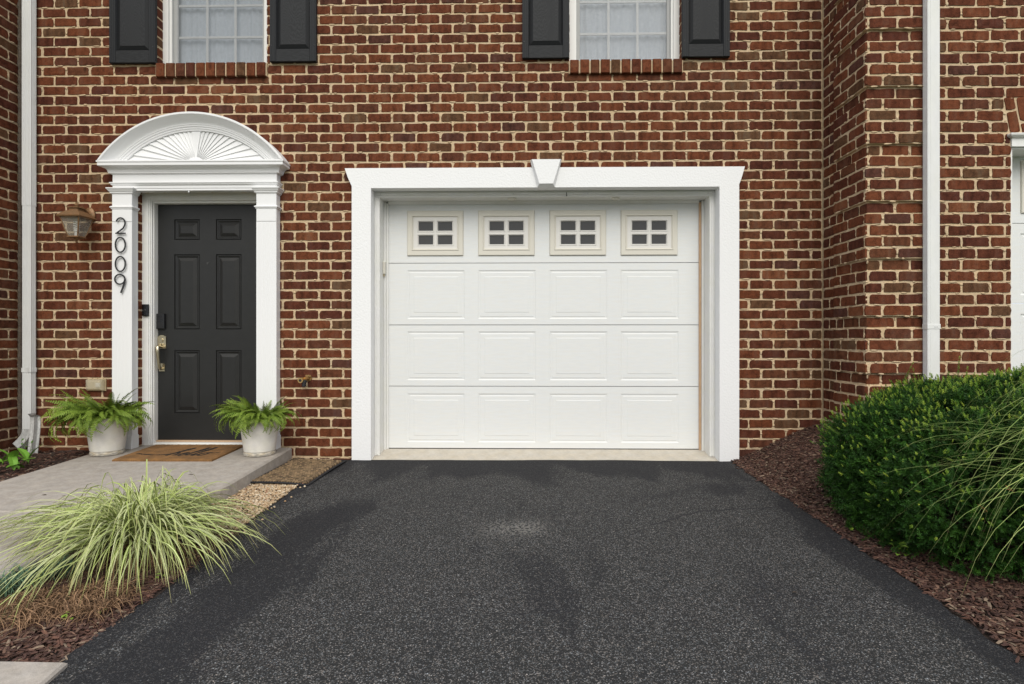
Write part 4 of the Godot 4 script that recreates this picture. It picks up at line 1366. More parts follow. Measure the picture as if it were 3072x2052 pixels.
# ------------------------------------------------------------------ things fixed to the front
func build_fixtures() -> void:
	# wall lantern: square body tapering down, hipped roof with finial, scrolled arm and back plate
	var l := thing("wall_lantern", "weathered bronze wall lantern with a spiral bulb beside the door", "wall light", Vector3(-3.616, 1.785, 0))
	l.scale = Vector3(1.1, 1.1, 1.1)
	var b := B.new()
	b.lathe([Vector2(0.0, 0.0), Vector2(0.044, 0.0), Vector2(0.050, 0.006), Vector2(0.048, 0.014), Vector2(0.030, 0.022), Vector2(0.0, 0.026)], 28)
	part(l, "back_plate", b, M.bronze, Transform3D(Basis(Vector3.RIGHT, PI / 2) * Basis.from_scale(Vector3(0.85, 1, 1.2)), Vector3(0, 0.222, 0)))
	b = B.new()
	b.tube([Vector3(0, 0.225, 0.02), Vector3(0, 0.245, 0.05), Vector3(0, 0.262, 0.085), Vector3(0, 0.256, 0.115), Vector3(0, 0.235, 0.135)], [0.010, 0.009, 0.008, 0.009, 0.012], 8)
	part(l, "arm", b, M.bronze)
	var c := Vector3(0, 0, 0.140)
	var frustum := func(q: B, y0: float, h0: float, y1: float, h1: float):
		var p := [Vector3(-h0, y0, h0), Vector3(h0, y0, h0), Vector3(h0, y0, -h0), Vector3(-h0, y0, -h0)]
		var r := [Vector3(-h1, y1, h1), Vector3(h1, y1, h1), Vector3(h1, y1, -h1), Vector3(-h1, y1, -h1)]
		for k in 4:
			var k2 := (k + 1) % 4
			q.quad(p[k] + c, p[k2] + c, r[k2] + c, r[k] + c)
		q.quad(r[0] + c, r[1] + c, r[2] + c, r[3] + c)
		q.quad(p[3] + c, p[2] + c, p[1] + c, p[0] + c)
	b = B.new()
	frustum.call(b, 0.172, 0.084, 0.180, 0.088)
	frustum.call(b, 0.1802, 0.088, 0.222, 0.046)
	frustum.call(b, 0.2222, 0.034, 0.244, 0.030)
	frustum.call(b, 0.2442, 0.042, 0.250, 0.040)
	part(l, "roof", b, M.bronze)
	b = B.new()
	b.lathe([Vector2(0.014, 0.250), Vector2(0.008, 0.256), Vector2(0.016, 0.264), Vector2(0.017, 0.272), Vector2(0.010, 0.280), Vector2(0.006, 0.284), Vector2(0.008, 0.290), Vector2(0.0, 0.296)], 12, c)
	part(l, "finial", b, M.bronze)
	b = B.new()
	var top := 0.068
	var bot := 0.034
	for sx in [-1, 1]:
		for sz in [-1, 1]:
			var pts := []
			for k in 6:
				var t := k / 5.0
				var h := lerpf(bot, top, pow(t, 0.75))
				pts.append(c + Vector3(sx * h, 0.036 + 0.136 * t, sz * h))
			b.tube(pts, [0.005], 6)
	part(l, "cage", b, M.bronze)
	for side in 4:
		b = B.new()
		var turn := Basis(Vector3.UP, side * PI / 2)
		var last := []
		for k in 6:
			var t := k / 5.0
			var h := lerpf(bot, top, pow(t, 0.75))
			var now := [c + turn * Vector3(-h, 0.036 + 0.136 * t, h), c + turn * Vector3(h, 0.036 + 0.136 * t, h)]
			if k > 0:
				b.quad(last[0], last[1], now[1], now[0])
			last = now
		part(l, "glass_pane", b, M.lamp_glass)
	b = B.new()
	frustum.call(b, 0.022, 0.026, 0.030, 0.040)
	frustum.call(b, 0.0302, 0.042, 0.038, 0.040)
	b.lathe([Vector2(0.0, -0.010), Vector2(0.007, -0.008), Vector2(0.010, -0.002), Vector2(0.005, 0.004), Vector2(0.014, 0.012), Vector2(0.018, 0.022)], 12, c)
	part(l, "base_cap", b, M.bronze)
	b = B.new()
	b.lathe([Vector2(0.014, 0.038), Vector2(0.014, 0.070), Vector2(0.019, 0.074), Vector2(0.019, 0.088), Vector2(0.0, 0.09)], 14, c)
	part(l, "socket", b, M.vinyl)
	b = B.new()
	var spiral := []
	for k in 60:
		var t := k / 59.0
		spiral.append(c + Vector3(0.017 * cos(t * 22.0), 0.092 + 0.056 * t, 0.017 * sin(t * 22.0)))
	b.tube(spiral, [0.0048], 6)
	part(l, "bulb", b, M.bulb)
	# house number, numerals stood off the pilaster
	var z := 0.094
	var nx := -3.297
	var arc := func(cx: float, cy: float, rx: float, ry: float, a0: float, a1: float, n: int) -> Array:
		var p := []
		for k in n + 1:
			var a := deg_to_rad(lerpf(a0, a1, float(k) / n))
			p.append(Vector2(cx + rx * cos(a), cy + ry * sin(a)))
		return p
	var digits := [
		["2", "black numeral 2 at the head of the house number on the white pilaster", 1.857],
		["0", "black zero just below the 2 on the white pilaster", 1.702],
		["0", "black zero just above the 9 on the white pilaster", 1.545],
		["9", "black numeral 9 at the foot of the house number on the white pilaster", 1.373]]
	for dg in digits:
		var o := thing("house_numeral", dg[1], "numeral", Vector3(nx, dg[2], 0), "house number 2009")
		b = B.new()
		match dg[0]:
			"2":
				var p: Array = arc.call(0.002, 0.088, 0.037, 0.044, 160, -28, 16)
				p.append_array([Vector2(0.022, 0.045), Vector2(-0.034, 0.004)])
				b.stroke(PackedVector2Array(p), 0.010, 0.0, 0.006)
				b.stroke(PackedVector2Array([Vector2(-0.040, 0.005), Vector2(0.043, 0.005)]), 0.010, 0.0, 0.0062)
			"0":
				b.stroke(PackedVector2Array(arc.call(0.0, 0.066, 0.041, 0.061, 0, 347, 26)), 0.010, 0.0, 0.006, true)
			"9":
				b.stroke(PackedVector2Array(arc.call(-0.004, 0.112, 0.042, 0.040, 10, 350, 26)), 0.010, 0.0, 0.006, true)
				b.stroke(PackedVector2Array([Vector2(0.039, 0.116), Vector2(0.036, 0.090), Vector2(0.024, 0.050), Vector2(0.004, 0.0)]), 0.012, 0.0, 0.0062)
		part(o, "face", b, M.black, Transform3D(Basis(), Vector3(0, 0, z)))
		b = B.new()
		var pins := [Vector2(0.0, 0.127), Vector2(0.0, 0.005)] if dg[0] == "0" else [Vector2(0.002, 0.132), Vector2(0.0, 0.005)] if dg[0] == "2" else [Vector2(-0.004, 0.152), Vector2(0.008, 0.012)]
		for p: Vector2 in pins:
			b.tube([Vector3(p.x, p.y, 0.084), Vector3(p.x, p.y, z + 0.001)], [0.003], 6)
		part(o, "stand_off", b, M.black)
	# video doorbell on the casing
	var db := thing("doorbell", "small black video doorbell on the white door casing", "doorbell", Vector3(-3.186, 1.188, -0.062))
	b = B.new()
	b.cbox(Vector3(-0.024, 0, 0), Vector3(0.024, 0.100, 0.022), 0.004)
	part(db, "case", b, M.black_gloss)
	b = B.new()
	b.lathe([Vector2(0.012, 0), Vector2(0.012, 0.002), Vector2(0.010, 0.003), Vector2(0.0, 0.003)], 18)
	part(db, "button", b, M.black, Transform3D(Basis(Vector3.RIGHT, PI / 2), Vector3(0, 0.046, 0.022)))
	b = B.new()
	b.lathe([Vector2(0.007, 0), Vector2(0.007, 0.002), Vector2(0.0, 0.003)], 14)
	part(db, "lens", b, M.black_gloss, Transform3D(Basis(Vector3.RIGHT, PI / 2), Vector3(0, 0.080, 0.022)))
	# the aged see-through outlet cover low on the wall
	var oc := thing("outlet_cover", "yellowed clear plastic outlet cover low on the brick wall above the fern", "outlet cover", Vector3(-3.560, 0.560, 0))
	b = B.new()
	b.cbox(Vector3(-0.078, 0.0, 0.001), Vector3(0.078, 0.102, 0.012), 0.004)
	part(oc, "back_plate", b, M.aged_plastic)
	b = B.new()
	var pr := []
	for k in 7:
		var t := k / 6.0 * PI / 2
		pr.append([Rect2(-0.074, 0.004, 0.148, 0.094).grow(-0.022 * (1 - cos(t))), 0.012 + 0.040 * sin(t)])
	var rr := []
	var zz := []
	for q in pr:
		rr.append(q[0]); zz.append(q[1])
	b.rings(rr, zz, true)
	part(oc, "cover", b, M.clear)
	b = B.new()
	b.cbox(Vector3(0.000, 0.034, 0.012), Vector3(0.038, 0.068, 0.026), 0.003)
	part(oc, "socket", b, M.insert)
	for x in [-0.06, -0.02, 0.03]:
		b = B.new()
		b.tube([Vector3(x, 0.102, 0.010), Vector3(x + 0.028, 0.102, 0.010)], [0.006], 8)
		part(oc, "hinge", b, M.aged_plastic)
	# hose tap
	var sp := thing("hose_tap", "brass hose tap with a black spout on the brick between door and garage", "tap", Vector3(-1.790, 0.655, 0))
	b = B.new()
	b.tube([Vector3(0.012, 0.014, 0.0), Vector3(0.012, 0.014, 0.045), Vector3(0.004, 0.010, 0.062)], [0.014, 0.014, 0.016], 12)
	b.tube([Vector3(0.030, 0.028, 0.006), Vector3(0.022, 0.030, 0.020), Vector3(0.002, 0.034, 0.040)], [0.010, 0.014, 0.010], 10)
	b.tube([Vector3(0.012, 0.014, 0.001), Vector3(0.012, 0.014, 0.007)], [0.029, 0.026], 16)
	part(sp, "body", b, M.brass)
	b = B.new()
	b.tube([Vector3(-0.022, 0.002, 0.045), Vector3(-0.024, 0.001, 0.090)], [0.022, 0.023], 8)
	part(sp, "valve_nut", b, M.brass)
	b = B.new()
	b.tube([Vector3(-0.024, 0.001, 0.0885), Vector3(-0.024, 0.001, 0.0912)], [0.012], 12)
	part(sp, "valve_bore", b, M.black)
	b = B.new()
	b.tube([Vector3(0.006, 0.0, 0.055), Vector3(-0.002, -0.020, 0.062), Vector3(-0.004, -0.052, 0.064)], [0.015, 0.018, 0.016], 12)
	part(sp, "spout", b, M.rubber)
	# the sensor on the garage jamb
	var sn := thing("door_sensor", "small cream plastic sensor on the garage jamb", "sensor", Vector3(-1.197, 1.555, -0.200))
	b = B.new()
	b.cbox(Vector3(-0.005, 0, -0.018), Vector3(0.014, 0.105, 0.018), 0.004)
	part(sn, "case", b, M.almond)
	b = B.new()
	b.cbox(Vector3(-0.003, -0.018, -0.008), Vector3(0.006, -0.0005, 0.008), 0.002)
	part(sn, "clip", b, M.aged_plastic)

# ------------------------------------------------------------------ ground
func gy(z: float) -> float:
	return -FALL * z

# height of the mulch beside the yew: it banks up towards the brick corner
func bank(x: float, z: float) -> float:
	var rise := clampf((x - 1.715) * 0.42, 0.0, 0.30) * lerpf(1.0, 0.42, smoothstep(0.1, 2.2, z))
	return gy(z) - 0.012 + rise + 0.012 * sin(x * 9.0 + z * 4.0) * clampf((x - 1.72) * 3.0, 0, 1)

func bed_left(x: float, z: float) -> float:
	return gy(z) - 0.008 + 0.035 * clampf((-1.58 - x) * 4.0, 0, 1) * smoothstep(1.42, 1.75, z) + 0.008 * sin(x * 17.0 + z * 9.0)

func field(b: B, x0: float, x1: float, z0: float, z1: float, nx: int, nz: int, h: Callable) -> void:
	for i in nx:
		for j in nz:
			var q := []
			for p in [[i, j + 1], [i + 1, j + 1], [i + 1, j], [i, j]]:
				var x := lerpf(x0, x1, float(p[0]) / nx)
				var z := lerpf(z0, z1, float(p[1]) / nz)
				q.append(Vector3(x, h.call(x, z), z))
			b.quad(q[0], q[1], q[2], q[3])

func slab(poly: PackedVector2Array, top: float, thick: float, k := 0.010) -> B:
	var b := B.new()
	var w := poly.duplicate()
	var area := 0.0
	for i in w.size():
		area += w[i].x * w[(i + 1) % w.size()].y - w[(i + 1) % w.size()].x * w[i].y
	if area < 0: w.reverse()
	var inner: PackedVector2Array = Geometry2D.offset_polygon(w, -k)[0]
	var at := func(p: Vector2, y: float) -> Vector3: return Vector3(p.x, top + gy(p.y) + y, p.y)
	var t := Geometry2D.triangulate_polygon(inner)
	for i in range(0, t.size(), 3):
		var A: Vector3 = at.call(inner[t[i]], 0.0)
		var C: Vector3 = at.call(inner[t[i + 1]], 0.0)
		var D: Vector3 = at.call(inner[t[i + 2]], 0.0)
		if (C - A).cross(D - A).y < 0:
			b.tri(A, D, C)
		else:
			b.tri(A, C, D)
	for i in w.size():
		var j := (i + 1) % w.size()
		b.quad(at.call(w[j], -thick), at.call(w[i], -thick), at.call(w[i], -k), at.call(w[j], -k))
		# chamfer: nearest inner points
		var a := near(inner, w[i])
		var c := near(inner, w[j])
		b.quad(at.call(w[j], -k), at.call(w[i], -k), at.call(a, 0.0), at.call(c, 0.0))
	return b

func near(list: PackedVector2Array, p: Vector2) -> Vector2:
	var best := list[0]
	for q in list:
		if q.distance_squared_to(p) < best.distance_squared_to(p): best = q
	return best

func build_ground() -> void:
	var b := B.new()
	for q in [[-160.0, -5.0, -0.2], [-5.0, 8.0, -0.2], [8.0, 160.0, -0.2]]:
		var h0: float = q[2] + gy(clampf(q[0], -5, 8))
		var h1: float = q[2] + gy(clampf(q[1], -5, 8))
		b.quad(Vector3(-160, h1, q[1]), Vector3(160, h1, q[1]), Vector3(160, h0, q[0]), Vector3(-160, h0, q[0]))
	structure("ground", b, M.lawn)
	# asphalt drive with ragged edges
	b = B.new()
	var edge := FastNoiseLite.new()
	edge.seed = 4
	edge.frequency = 1.6
	edge.fractal_octaves = 4
	var bump := FastNoiseLite.new()
	bump.seed = 6
	bump.frequency = 1.1
	var nx := 44
	var nz := 150
	var rows := []
	for j in nz + 1:
		var z := 0.030 + 7.0 * pow(float(j) / nz, 1.5)
		var l := -1.555 + edge.get_noise_2d(z * 4, 0) * 0.030
		var r := 1.715 - 0.010 * z + edge.get_noise_2d(z * 4, 50) * 0.035
		if z < 0.5: r += 0.06 * (1 - z / 0.5)
		var row := []
		for i in nx + 1:
			var x := lerpf(l, r, float(i) / nx)
			row.append(Vector3(x, gy(z) + bump.get_noise_2d(x, z) * 0.006, z))
		rows.append(row)
	for j in nz:
		for i in nx:
			b.quad(rows[j + 1][i], rows[j + 1][i + 1], rows[j][i + 1], rows[j][i])
		for s in [0, nx]:
			var A: Vector3 = rows[j][s]
			var C: Vector3 = rows[j + 1][s]
			var dn := Vector3(0.02 if s else -0.02, -0.07, 0)
			if s: b.quad(C + dn, A + dn, A, C)
			else: b.quad(A + dn, C + dn, C, A)
	for p in b.v:
		b.uv.append(Vector2(p.x / 1.6, p.z / 1.6))
		b.uv2.append(Vector2((p.x + 1.6) / 3.4, clampf(p.z / 5.0, 0.002, 0.998)))
	structure("driveway", b, M.asphalt)
	# concrete walk: the landing, a saw cut, the run beside the bed, and the lower slab level with the drive
	var walk := Node3D.new()
	walk.name = "path"
	add_child(walk)
	walk.set_meta("kind", "structure")
	part(walk, "slab", slab(PackedVector2Array([Vector2(-3.43, 0.0), Vector2(-3.222, 0.0), Vector2(-3.222, -0.10), Vector2(-2.162, -0.10), Vector2(-2.162, 0.0), Vector2(-1.918, 0.0), Vector2(-1.893, 1.08), Vector2(-1.905, 1.17), Vector2(-1.95, 1.24), Vector2(-2.03, 1.32), Vector2(-2.10, 1.46), Vector2(-2.13, 1.645), Vector2(-3.43, 1.645)]), 0.0925, 0.20, 0.012), M.concrete)
	part(walk, "slab", slab(PackedVector2Array([Vector2(-3.43, 1.653), Vector2(-2.13, 1.653), Vector2(-2.15, 2.87), Vector2(-3.43, 2.87)]), 0.0925, 0.20, 0.008), M.concrete)
	part(walk, "slab", slab(PackedVector2Array([Vector2(-3.43, 2.885), Vector2(-2.4, 2.895), Vector2(-1.505, 2.905), Vector2(-1.46, 3.3), Vector2(-1.47, 4.4), Vector2(-3.43, 4.4)]), 0.018, 0.20, 0.008), M.concrete)
	# soil of the beds
	b = B.new()
	field(b, 1.66, 4.6, -0.02, 0.60, 40, 10, bank)
	field(b, 1.66, 4.6, 0.60, 5.2, 40, 50, bank)
	structure("bed_soil", b, M.soil)
	b = B.new()
	field(b, -2.2, -1.52, 1.42, 2.95, 20, 44, bed_left)
	structure("bed_soil", b, M.soil)
	b = B.new()
	field(b, -4.25, -3.40, -0.02, 3.2, 16, 40, func(x, z): return gy(z) + 0.055 + 0.010 * sin(x * 13.0 + z * 11.0))
	structure("bed_soil", b, M.soil)
	b = B.new()
	field(b, -2.08, -1.50, -0.01, 1.45, 12, 24, func(_x, z): return gy(z) - 0.012)
	structure("bed_soil", b, M.soil)

func shard_mesh() -> ArrayMesh:
	var b := B.new()
	b.tint = true
	var p := [Vector3(-0.5, -0.2, -0.35), Vector3(-0.1, 0.25, -0.5), Vector3(0.5, 0.05, -0.25), Vector3(0.42, -0.1, 0.3), Vector3(0.0, 0.3, 0.5), Vector3(-0.46, 0.1, 0.4), Vector3(0.05, 0.5, 0.0)]
	for k in 6:
		b.tri(p[6], p[(k + 1) % 6], p[k])
	for k in 6:
		b.tri(p[k], p[(k + 1) % 6], Vector3(0, -0.6, 0))
	return b.mesh()

func pebble_mesh() -> ArrayMesh:
	var b := B.new()
	b.tint = true
	var pts := []
	for j in 5:
		var row := []
		for i in 8:
			var a := TAU * i / 8
			var t := PI * j / 4
			var r := 0.5 * (1.0 + rng.randf_range(-0.16, 0.16))
			row.append(Vector3(sin(t) * cos(a), cos(t), sin(t) * sin(a)) * r)
		pts.append(row)
	for j in 4:
		for i in 8:
			var k := (i + 1) % 8
			var q := [pts[j][i], pts[j][k], pts[j + 1][k], pts[j + 1][i]]
			b.tri_s(q[0], q[1], q[2], q[0].normalized(), q[1].normalized(), q[2].normalized())
			b.tri_s(q[0], q[2], q[3], q[0].normalized(), q[2].normalized(), q[3].normalized())
	return b.mesh()

func chip_color() -> Color:
	var k := rng.randf()
	var c := Color(0.062, 0.029, 0.021) if k < 0.45 else Color(0.100, 0.046, 0.030) if k < 0.75 else Color(0.135, 0.075, 0.050) if k < 0.92 else Color(0.22, 0.16, 0.11)
	return c * rng.randf_range(0.7, 1.35)

func mulch(called: String, label: String, count: int, spot: Callable) -> void:
	var xf := []
	var col := []
	while xf.size() < count:
		var p = spot.call()
		if p == null:
			continue
		var l := rng.randf_range(0.013, 0.050)
		var bs := Basis(Vector3.UP, rng.randf() * TAU) * Basis(Vector3(0, 0, 1), rng.randf_range(-0.35, 0.35)) * Basis(Vector3(1, 0, 0), rng.randf_range(-0.5, 0.5))
		xf.append(Transform3D(bs * Basis.from_scale(Vector3(l, rng.randf_range(0.004, 0.008), rng.randf_range(0.005, 0.013))), p + Vector3(0, rng.randf_range(0.0, 0.010), 0)))
		col.append(chip_color())
	var o := copies(self, called, shard_mesh(), M.tinted, xf, col)
	tag(o, label, "mulch")

func build_beds() -> void:
	mulch("mulch", "dark brown shredded bark mulch banked beneath the yew against the brick corner", 21000, func():
		var z := pow(rng.randf(), 0.85) * 4.2
		var x := 1.70 + rng.randf() * (1.9 if z > 1.0 else 0.80)
		x += (rng.randf_range(-0.04, 0.0) if rng.randf() < 0.05 else 0.0)
		if x > 2.05 and z > 1.0 and z < 2.2 and rng.randf() < 0.8: return null
		if x > 0.9 * (4.8 - z) + 0.1: return null
		return Vector3(x, bank(x, z) + (0.004 if x > 1.74 else 0.012), z))
	mulch("mulch", "dark brown bark mulch under the striped grass between path and drive", 9000, func():
		var z := rng.randf_range(1.62, 2.90)
		var x := rng.randf_range(-2.12, -1.535)
		return Vector3(x, bed_left(x, z) + 0.003, z))
	mulch("mulch", "damp dark mulch along the foot of the wall by the downspout", 2600, func():
		var z := rng.randf_range(0.02, 1.4)
		var x := rng.randf_range(-4.2, -3.45)
		return Vector3(x, gy(z) + 0.058, z))
	# pale gravel between the landing and the drive
	var xf := []
	var col := []
	for k in 6400:
		var z := rng.randf_range(0.02, 1.72)
		var lo := -1.905 if z < 1.15 else lerpf(-1.905, -2.05, (z - 1.15) / 0.5)
		var x := rng.randf_range(lo, -1.555)
		if rng.randf() < 0.02: x += rng.randf() * 0.12
		var s := rng.randf_range(0.010, 0.020)
		xf.append(Transform3D(Basis(Vector3.UP, rng.randf() * TAU) * Basis(Vector3(1, 0, 0), rng.randf_range(-0.5, 0.5)) * Basis.from_scale(Vector3(s, s * rng.randf_range(0.45, 0.7), s * rng.randf_range(0.6, 0.9))), Vector3(x, gy(z) - 0.006 + rng.randf() * 0.012 + (0.008 if x > -1.56 else 0.0), z)))
		var c := Color(0.46, 0.335, 0.205)
		var t := rng.randf()
		if t < 0.25: c = Color(0.58, 0.48, 0.35)
		elif t < 0.4: c = Color(0.38, 0.24, 0.13)
		elif t < 0.42: c = Color(0.30, 0.13, 0.08)
		col.append(c * rng.randf_range(0.75, 1.2))
	tag(copies(self, "gravel", pebble_mesh(), M.tinted, xf, col), "pale tan pea gravel between the concrete landing and the asphalt", "gravel")

# ------------------------------------------------------------------ mats, pots
func build_mats() -> void:
	# coir mat: brown pile with a script greeting printed on it
	var w := 640
	var h := 448
	var im := Image.create_empty(w, h, false, Image.FORMAT_RGB8)
	var f := FastNoiseLite.new()
	f.seed = 90
	f.frequency = 0.35
	var f2 := FastNoiseLite.new()
	f2.seed = 91
	f2.frequency = 0.01
	for y in h:
		for x in w:
			var k := 0.62 + f.get_noise_2d(x, y) * 0.30 + f2.get_noise_2d(x, y) * 0.14
			im.set_pixel(x, y, Color(0.70 * k + 0.05, 0.50 * k + 0.04, 0.28 * k + 0.03))
	var pen := func(pts: Array, width: float):
		for i in pts.size() - 1:
			var a: Vector2 = pts[i]
			var c: Vector2 = pts[i + 1]
			var n := int(maxf(2, a.distance_to(c) * w / 2.0))
			for s in n + 1:
				var p := a.lerp(c, float(s) / n)
				var cx := p.x * w
				var cy := p.y * h
				for dy in range(-int(width) - 1, int(width) + 2):
					for dx in range(-int(width) - 1, int(width) + 2):
						if dx * dx + dy * dy <= width * width:
							var qx := int(cx + dx)
							var qy := int(cy + dy)
							if qx >= 0 and qy >= 0 and qx < w and qy < h:
								im.set_pixel(qx, qy, Color(0.10, 0.075, 0.055) * (0.9 + 0.3 * f.get_noise_2d(qx, qy)))
	var curve := func(pts: Array) -> Array:
		var cv := Curve2D.new()
		for i in pts.size():
			var p: Vector2 = pts[i]
			var t: Vector2 = (pts[mini(i + 1, pts.size() - 1)] - pts[maxi(i - 1, 0)]) / 6.0
			cv.add_point(p, -t, t)
		var out := []
		cv.bake_interval = 0.01
		for p in cv.get_baked_points(): out.append(p)
		return out
	# hello: swash, h, e, l, l, o
	pen.call(curve.call([Vector2(0.10, 0.66), Vector2(0.22, 0.72), Vector2(0.34, 0.74), Vector2(0.43, 0.70), Vector2(0.50, 0.55), Vector2(0.55, 0.33), Vector2(0.545, 0.27), Vector2(0.52, 0.36), Vector2(0.475, 0.60), Vector2(0.45, 0.77)]), 9.5)
	pen.call(curve.call([Vector2(0.45, 0.77), Vector2(0.48, 0.66), Vector2(0.515, 0.60), Vector2(0.525, 0.66), Vector2(0.515, 0.76), Vector2(0.55, 0.74), Vector2(0.60, 0.66), Vector2(0.61, 0.60), Vector2(0.585, 0.60), Vector2(0.565, 0.70), Vector2(0.585, 0.78), Vector2(0.63, 0.70), Vector2(0.685, 0.48), Vector2(0.71, 0.30), Vector2(0.70, 0.25), Vector2(0.675, 0.38), Vector2(0.645, 0.62), Vector2(0.645, 0.76), Vector2(0.69, 0.70), Vector2(0.745, 0.48), Vector2(0.775, 0.28), Vector2(0.765, 0.24), Vector2(0.74, 0.38), Vector2(0.71, 0.62), Vector2(0.71, 0.77), Vector2(0.75, 0.70), Vector2(0.785, 0.60), Vector2(0.765, 0.62), Vector2(0.755, 0.72), Vector2(0.78, 0.77), Vector2(0.815, 0.72), Vector2(0.825, 0.62), Vector2(0.795, 0.59), Vector2(0.86, 0.60), Vector2(0.92, 0.56)]), 9.0)
	var coir := StandardMaterial3D.new()
	coir.albedo_texture = ImageTexture.create_from_image(im)
	coir.roughness = 1.0
	relief(coir, grey_tex(256, noise_bytes(256, 0.35, 92, 2)), 0.5)
	var mt := thing("doormat", "brown coir doormat with the word hello in dark script on the landing", "doormat", Vector3(-2.700, 0.0925 + gy(0.24) + 0.003, 0.24), "", 0.010)
	var b := B.new()
	var hw := 0.376
	var hd := 0.262
	var t := 0.014
	var nx := 60
	var nz := 42
	var hf := func(i: int, j: int) -> float:
		var e := 1.0 if i > 0 and i < nx and j > 0 and j < nz else 0.55
		return t * e + rng.randf() * 0.0025
	var hs := []
	for j in nz + 1:
		var row := []
		for i in nx + 1:
			var x := lerpf(-hw, hw, float(i) / nx)
			var z := lerpf(-hd, hd, float(j) / nz)
			row.append(Vector3(x, hf.call(i, j) - FALL * z, z))
		hs.append(row)
	for j in nz:
		for i in nx:
			b.quad(hs[j + 1][i], hs[j + 1][i + 1], hs[j][i + 1], hs[j][i])
	for i in nx:
		for j in [0, nz]:
			var p: Vector3 = hs[j][i]
			var q: Vector3 = hs[j][i + 1]
			var dn := Vector3(0, -t, 0)
			if j: b.quad(p + dn, q + dn, q, p)
			else: b.quad(q + dn, p + dn, p, q)
	for j in nz:
		for i in [0, nx]:
			var p: Vector3 = hs[j][i]
			var q: Vector3 = hs[j + 1][i]
			var dn := Vector3(0, -t, 0)
			if i: b.quad(q + dn, p + dn, p, q)
			else: b.quad(p + dn, q + dn, q, p)
	for p in b.v:
		b.uv.append(Vector2((p.x + hw) / (2 * hw), (p.z + hd) / (2 * hd)))
	part(mt, "pile", b, coir)
	b = B.new()
	b.box(Vector3(-hw + 0.004, -0.002, -hd + 0.004), Vector3(hw - 0.004, 0.0005, hd - 0.004))
	part(mt, "backing", b, M.rubber)
	# jute mat with black binding, lying over gravel and asphalt
	var jm := thing("jute_mat", "braided jute mat with black edging lying half on gravel, half on asphalt", "mat", Vector3(-1.675, 0, 0.44), "", -0.075)
	var lie := func(x: float, z: float) -> float: return gy(z + 0.44) + 0.011 + 0.004 * sin(x * 9 + z * 6) - 0.004 * smoothstep(0.1, 0.2, x)
	b = B.new()
	b.tint = true
	var mw := 0.215
	var md := 0.345
	var row_n := 27
	var col_n := 20
	for j in row_n:
		for i in col_n:
			var x := lerpf(-mw + 0.016, mw - 0.016, (i + 0.5 * (j % 2)) / col_n)
			var z := lerpf(-md + 0.018, md - 0.018, (j + 0.5) / row_n)
			var k := rng.randf_range(0.35, 1.35)
			b.col = Color(0.195, 0.130, 0.070) * k
			var tw := 0.7 if j % 2 else -0.7
			var d := Vector3(cos(tw), 0, sin(tw)) * 0.013
			var c := Vector3(x, lie.call(x, z), z)
			b.tube([c - d, c - d * 0.4 + Vector3(0, 0.008, 0), c + d * 0.4 + Vector3(0, 0.008, 0), c + d], [0.004, 0.0075, 0.0075, 0.004], 6)
	var br := part(jm, "braids", b, M.tinted)
	br.set_meta("kind", "stuff")
	b = B.new()
	field(b, -mw, mw, -md, md, 20, 30, func(x, z): return lie.call(x, z) - 0.001)
	part(jm, "backing", b, mat(0.045, 0.028, 0.015, 1.0))
	b = B.new()
	var ring := []
	for s in [[-mw, -md, mw, -md], [mw, -md, mw, md], [mw, md, -mw, md], [-mw, md, -mw, -md]]:
		for k in 16:
			var x := lerpf(s[0], s[2], k / 16.0)
			var z := lerpf(s[1], s[3], k / 16.0)
			ring.append(Vector3(x, lie.call(x, z) + 0.003, z))
	ring.append(ring[0])
	b.tube(ring, [0.010], 8, 0.6)
	part(jm, "binding", b, M.rubber)

func frond_mesh(length: float, rise: float, bend: float, wide: float, hue: float) -> ArrayMesh:
	var b := B.new()
	b.tint = true
	var n := 26
	var p := Vector3.ZERO
	var pts := [p]
	var dirs := []
	var yaw := rng.randf_range(-0.25, 0.25)
	for k in n:
		var t := float(k) / n
		var e := rise - bend * pow(t, 1.15)
		var d := Vector3(sin(yaw * t) * cos(e), sin(e), cos(yaw * t) * cos(e))
		dirs.append(d)
		p += d * length / n
		pts.append(p)
	dirs.append(dirs[-1])
	b.col = Color(0.16, 0.15, 0.04)
	var rr := []
	for k in n + 1: rr.append(lerpf(0.0016, 0.0005, float(k) / n))
	b.tube(pts, rr, 3)
	for k in range(2, n + 1):
		var t := float(k) / n
		var d: Vector3 = dirs[k]
		var side := d.cross(Vector3.UP).normalized()
		if side.length() < 0.1: side = Vector3.RIGHT
		var up := side.cross(d)
		var l := wide * (smoothstep(0.0, 0.22, t) * (1.0 - 0.92 * pow(t, 2.2)) + 0.06)
		for s in [-1.0, 1.0]:
			var q := l * rng.randf_range(0.85, 1.1)
			var dir: Vector3 = (side * s + d * 0.28 + up * rng.randf_range(-0.30, 0.12)).normalized()
			var wv: Vector3 = d * length / n * 0.36
			var a: Vector3 = pts[k]
			var c := Color(0.075, 0.148, 0.018).lerp(Color(0.215, 0.300, 0.042), clampf(hue + t * 0.35 + rng.randf_range(-0.2, 0.2), 0, 1))
			b.col = c
			var m: Vector3 = a + dir * q * 0.45 - up * q * 0.03
			var e: Vector3 = a + dir * q - up * q * 0.14
			b.tri(a - wv * 0.8, m - wv, m + wv)
			b.tri(a - wv * 0.8, m + wv, a + wv * 0.8)
			b.tri(m - wv, e, m + wv)
	return b.mesh()

